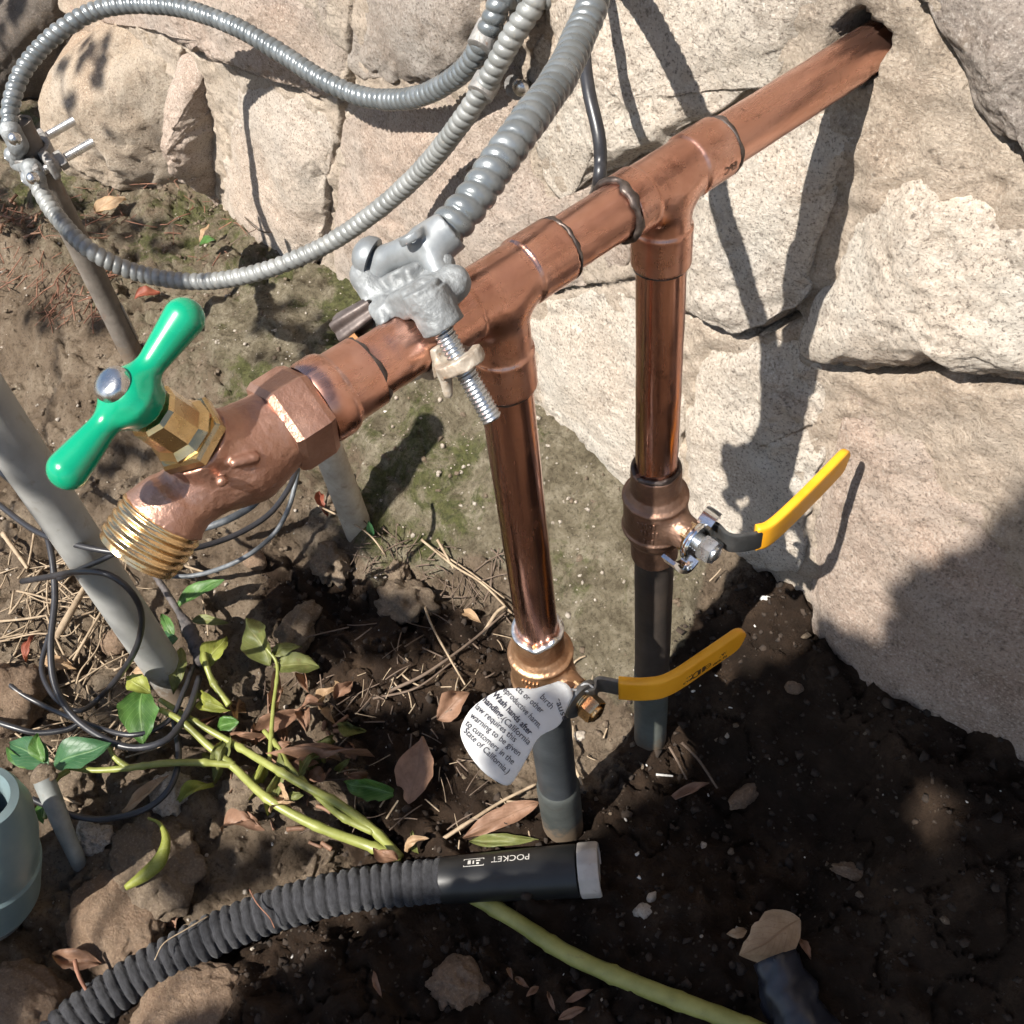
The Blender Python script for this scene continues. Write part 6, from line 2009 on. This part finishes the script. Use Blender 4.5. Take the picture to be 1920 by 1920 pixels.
ALL = [(None, 1.0)]
scatter('soil_crumbs', 'fine brown soil crumbs covering the ground', 'soil', [(None, 0.9), (SLAB, 0.25), (DARK_SOIL, 0.10)], 5200, (0.0006, 0.0034), 'rock_crumb', 1, 5, 0.8, 0.2, 0.6)
scatter('dark_soil_crumbs', 'dark soil crumbs in the dug patch', 'soil', [(DARK_SOIL, 0.8)], 3600, (0.0006, 0.0034), 'dark_crumb', 1, 6, 0.8, 0.2, 0.6)
scatter('grit', 'pale grit scattered over the mossy slab and soil', 'gravel', [(None, 0.3), (SLAB, 1.0), (DARK_SOIL, 0.05)], 1300, (0.0006, 0.0028), 'rock_pale', 1, 8)
scatter('white_specks', 'tiny white specks scattered on the dark soil', 'debris', [(None, 0.15), (DARK_SOIL, 1.0)], 130, (0.0004, 0.0015), 'white_bit', 1, 9, 0.5, 0.5, 0.6, 1.7)


def straw(name, label, polys, count, lr, rr, mat, seed):
    r = np.random.default_rng(seed)
    Vs, Fs, n0 = [], [], 0
    pl = [ground_poly(p, -0.44) for p in polys]
    got = 0
    while got < count:
        p = pl[r.integers(len(pl))]
        x, y = r.uniform(p.min(0), p.max(0))
        if float(poly_sd(p, np.array([x]), np.array([y]))[0]) > 0: continue
        a, L = r.uniform(0, 6.28), r.uniform(*lr)
        k = r.normal(0, 0.12)
        t = np.linspace(-.5, .5, 6)
        X_ = x + L * t * math.cos(a) - k * L * t * t * math.sin(a)
        Y_ = y + L * t * math.sin(a) + k * L * t * t * math.cos(a)
        Z_ = ground_q(X_, Y_) + 0.003 + r.uniform(0, 0.008) + L * 0.2 * r.normal() * t
        V, F = sweep(np.stack([X_, Y_, Z_], 1), r.uniform(*rr), 5)
        Vs.append((V, F))
        got += 1
    V, F = join(Vs)
    o = mk(name, V, F, M[mat], None, None, org=(-0.4, 0, -0.45))
    tag(o, label, 'litter', None, 'stuff')


straw('straw_litter', 'thin pale straw litter among the wires at the left', [[(-40, 960), (240, 1000), (260, 1330), (60, 1400), (-60, 1300)]], 130, (0.012, 0.06), (0.0004, 0.0011), 'twig', 3)
straw('reddish_needle_litter', 'reddish brown needle litter below the boulders', [[(120, 330), (420, 400), (620, 480), (430, 540), (160, 470)], [(-40, 380), (120, 440), (160, 560), (-60, 560)], [(60, 560), (230, 540), (250, 640), (90, 640)]], 190, (0.008, 0.035), (0.0003, 0.0007), 'twig_red', 4)
straw('dark_twig_litter', 'fine dark rootlets and twig bits on the soil', [[(420, 1150), (960, 1080), (1000, 1300), (900, 1560), (500, 1560)], [(640, 960), (960, 1040), (900, 1100), (680, 1080)]], 150, (0.006, 0.032), (0.0003, 0.0008), 'twig_dark', 5)
straw('pale_straw_bits', 'short pale straw bits between the risers and the weed', [[(600, 1240), (960, 1150), (1160, 1280), (1120, 1500), (800, 1560), (560, 1420)]], 70, (0.004, 0.020), (0.0003, 0.0008), 'twig', 6)
straw('leaf_fragments', 'curled brown leaf fragments heaped under the weed', [[(380, 1320), (660, 1300), (700, 1460), (560, 1560), (400, 1480)], [(-20, 400), (100, 430), (90, 480), (-20, 470)]], 70, (0.006, 0.016), (0.0008, 0.0020), 'leaf_brown', 7)
# ------------------------------------------------------------------ unseen leaves added behind the viewer to block the sun
SHADE = [([(2500, 560), (2000, 830), (1900, 905), (1800, 1010), (1655, 1090), (1650, 1190), (1580, 1165), (1480, 1205), (1400, 1240), (1330, 1265), (1285, 1330), (1275, 1430), (1210, 1490), (1130, 1560), (1020, 1590),
           (940, 1600), (860, 1625), (760, 1660), (690, 1700), (620, 1765), (450, 1850), (330, 1900), (200, 2000), (60, 2300), (2500, 2300)], 1500, 0.030),
         ([(560, 1090), (700, 1080), (800, 1100), (930, 1180), (900, 1225), (760, 1240), (640, 1255), (560, 1230), (500, 1160)], 46, 0.020),
         ([(620, 1310), (740, 1320), (860, 1330), (870, 1420), (850, 1500), (780, 1560), (660, 1530), (600, 1430), (600, 1350)], 46, 0.020),
         ([(340, 1580), (560, 1560), (640, 1600), (560, 1640), (480, 1670), (360, 1720), (340, 1640)], 26, 0.018),
         ([(90, 1640), (190, 1690), (200, 1800), (100, 1960), (-60, 1960), (-60, 1760)], 40, 0.022)]
SHADE += [([(-40, 340), (120, 340), (300, 400), (420, 470), (330, 520), (160, 480), (-40, 470)], 34, 0.016), ([(440, 570), (560, 560), (690, 600), (600, 700), (480, 680)], 26, 0.014),
          ([(100, 860), (260, 760), (330, 800), (300, 900), (180, 960)], 22, 0.013), ([(-60, -60), (110, -60), (125, 160), (130, 300), (60, 330), (-60, 340)], 30, 0.03), ([(150, 60), (250, 60), (330, 200), (360, 320), (270, 330), (200, 200)], 12, 0.016), ([(540, 930), (640, 960), (760, 940), (700, 1040), (600, 1080), (540, 1020)], 26, 0.013), ([(0, 560), (140, 560), (260, 600), (220, 640), (40, 640)], 12, 0.012), ([(220, 1240), (300, 1300), (230, 1380), (150, 1400), (120, 1320)], 12, 0.011)]
LIGHT = [(1742, 1560, 70, 110)]  # gap kept free of the added leaves for a sun spot
shade_blocker = thing('leafy_shade_blocker', 'unseen leaf cluster added behind the viewer to block the sun from the shaded areas', 'shade_blocker', (0.35, -1.1, -0.48))
rs = np.random.default_rng(12)
parts = []
UVs = []
for (poly, cnt, size) in SHADE:
    pl = np.array(poly, float)
    got = 0
    while got < cnt:
        px, py = rs.uniform(pl.min(0), pl.max(0))
        sdv = float(poly_sd(pl, np.array([px]), np.array([py]))[0])
        if sdv > -6: continue
        if any(((px - a) / c) ** 2 + ((py - b) / d) ** 2 < 1 for a, b, c, d in LIGHT): continue
        p0 = on_ground(px, py)
        if p0[1] > WALL_Y - 0.01: p0 = on_y(px, py, WALL_Y - 0.01)
        sdir = np.array(sun_dir.normalized())
        c = p0 - sdir * rs.uniform(1.25, 1.75)
        mpp = scale_at(p0)
        lim = max(0.008, min(size, -sdv * mpp * 0.9))
        nrm = np.array([0, -0.62, 0.78]) + rs.normal(0, 0.22, 3)
        d = np.cross(nrm, rs.normal(size=3))
        d /= np.linalg.norm(d)
        V, F, UV = leaf_grid(c - d * lim, c + d * lim, nrm, lim * 1.5, 0.06, 0.08, 0.1, got, 6, 4)
        parts.append((V, F))
        UVs.append(UV)
        got += 1
for (x0, x1, q0, q1, cnt, lim) in ((0.062, 0.088, -0.205, -0.120, 40, 0.010),):  # extra leaves added only to shade the front lever
    for k in range(cnt):
        p0 = np.array([rs.uniform(x0, x1), 0.0, rs.uniform(q0, q1)])
        c = p0 - np.array(sun_dir.normalized()) * rs.uniform(1.0, 1.35)
        nrm = np.array([0, -0.62, 0.78]) + rs.normal(0, 0.2, 3)
        d = np.cross(nrm, rs.normal(size=3))
        d /= np.linalg.norm(d)
        V, F, UV = leaf_grid(c - d * lim, c + d * lim, nrm, lim * 1.5, 0.06, 0.08, 0.1, k, 6, 4)
        parts.append((V, F))
        UVs.append(UV)
V, F = join(parts)
o = mk('blocker_leaves', V, F, M['leaf_deep'], shade_blocker, None, np.vstack(UVs))
ctr = V.mean(0)
br = []  # made-up stems that carry the added leaves
base = np.array([0.35, -1.15, -0.50])
for k in range(46):
    v = V[rs.integers(len(V))]
    midp = base + (v - base) * 0.55 + rs.normal(0, 0.04, 3) + np.array([0, -0.12, 0.10])
    br.append(tube([base + rs.normal(0, 0.02, 3) * [1, 1, 0], midp, v + np.array([0, -0.02, -0.01])], [0.009, 0.005, 0.0018], 12, 6))
V, F = join(br)
mk('blocker_branches', V, F, M['twig_dark'], shade_blocker, None)
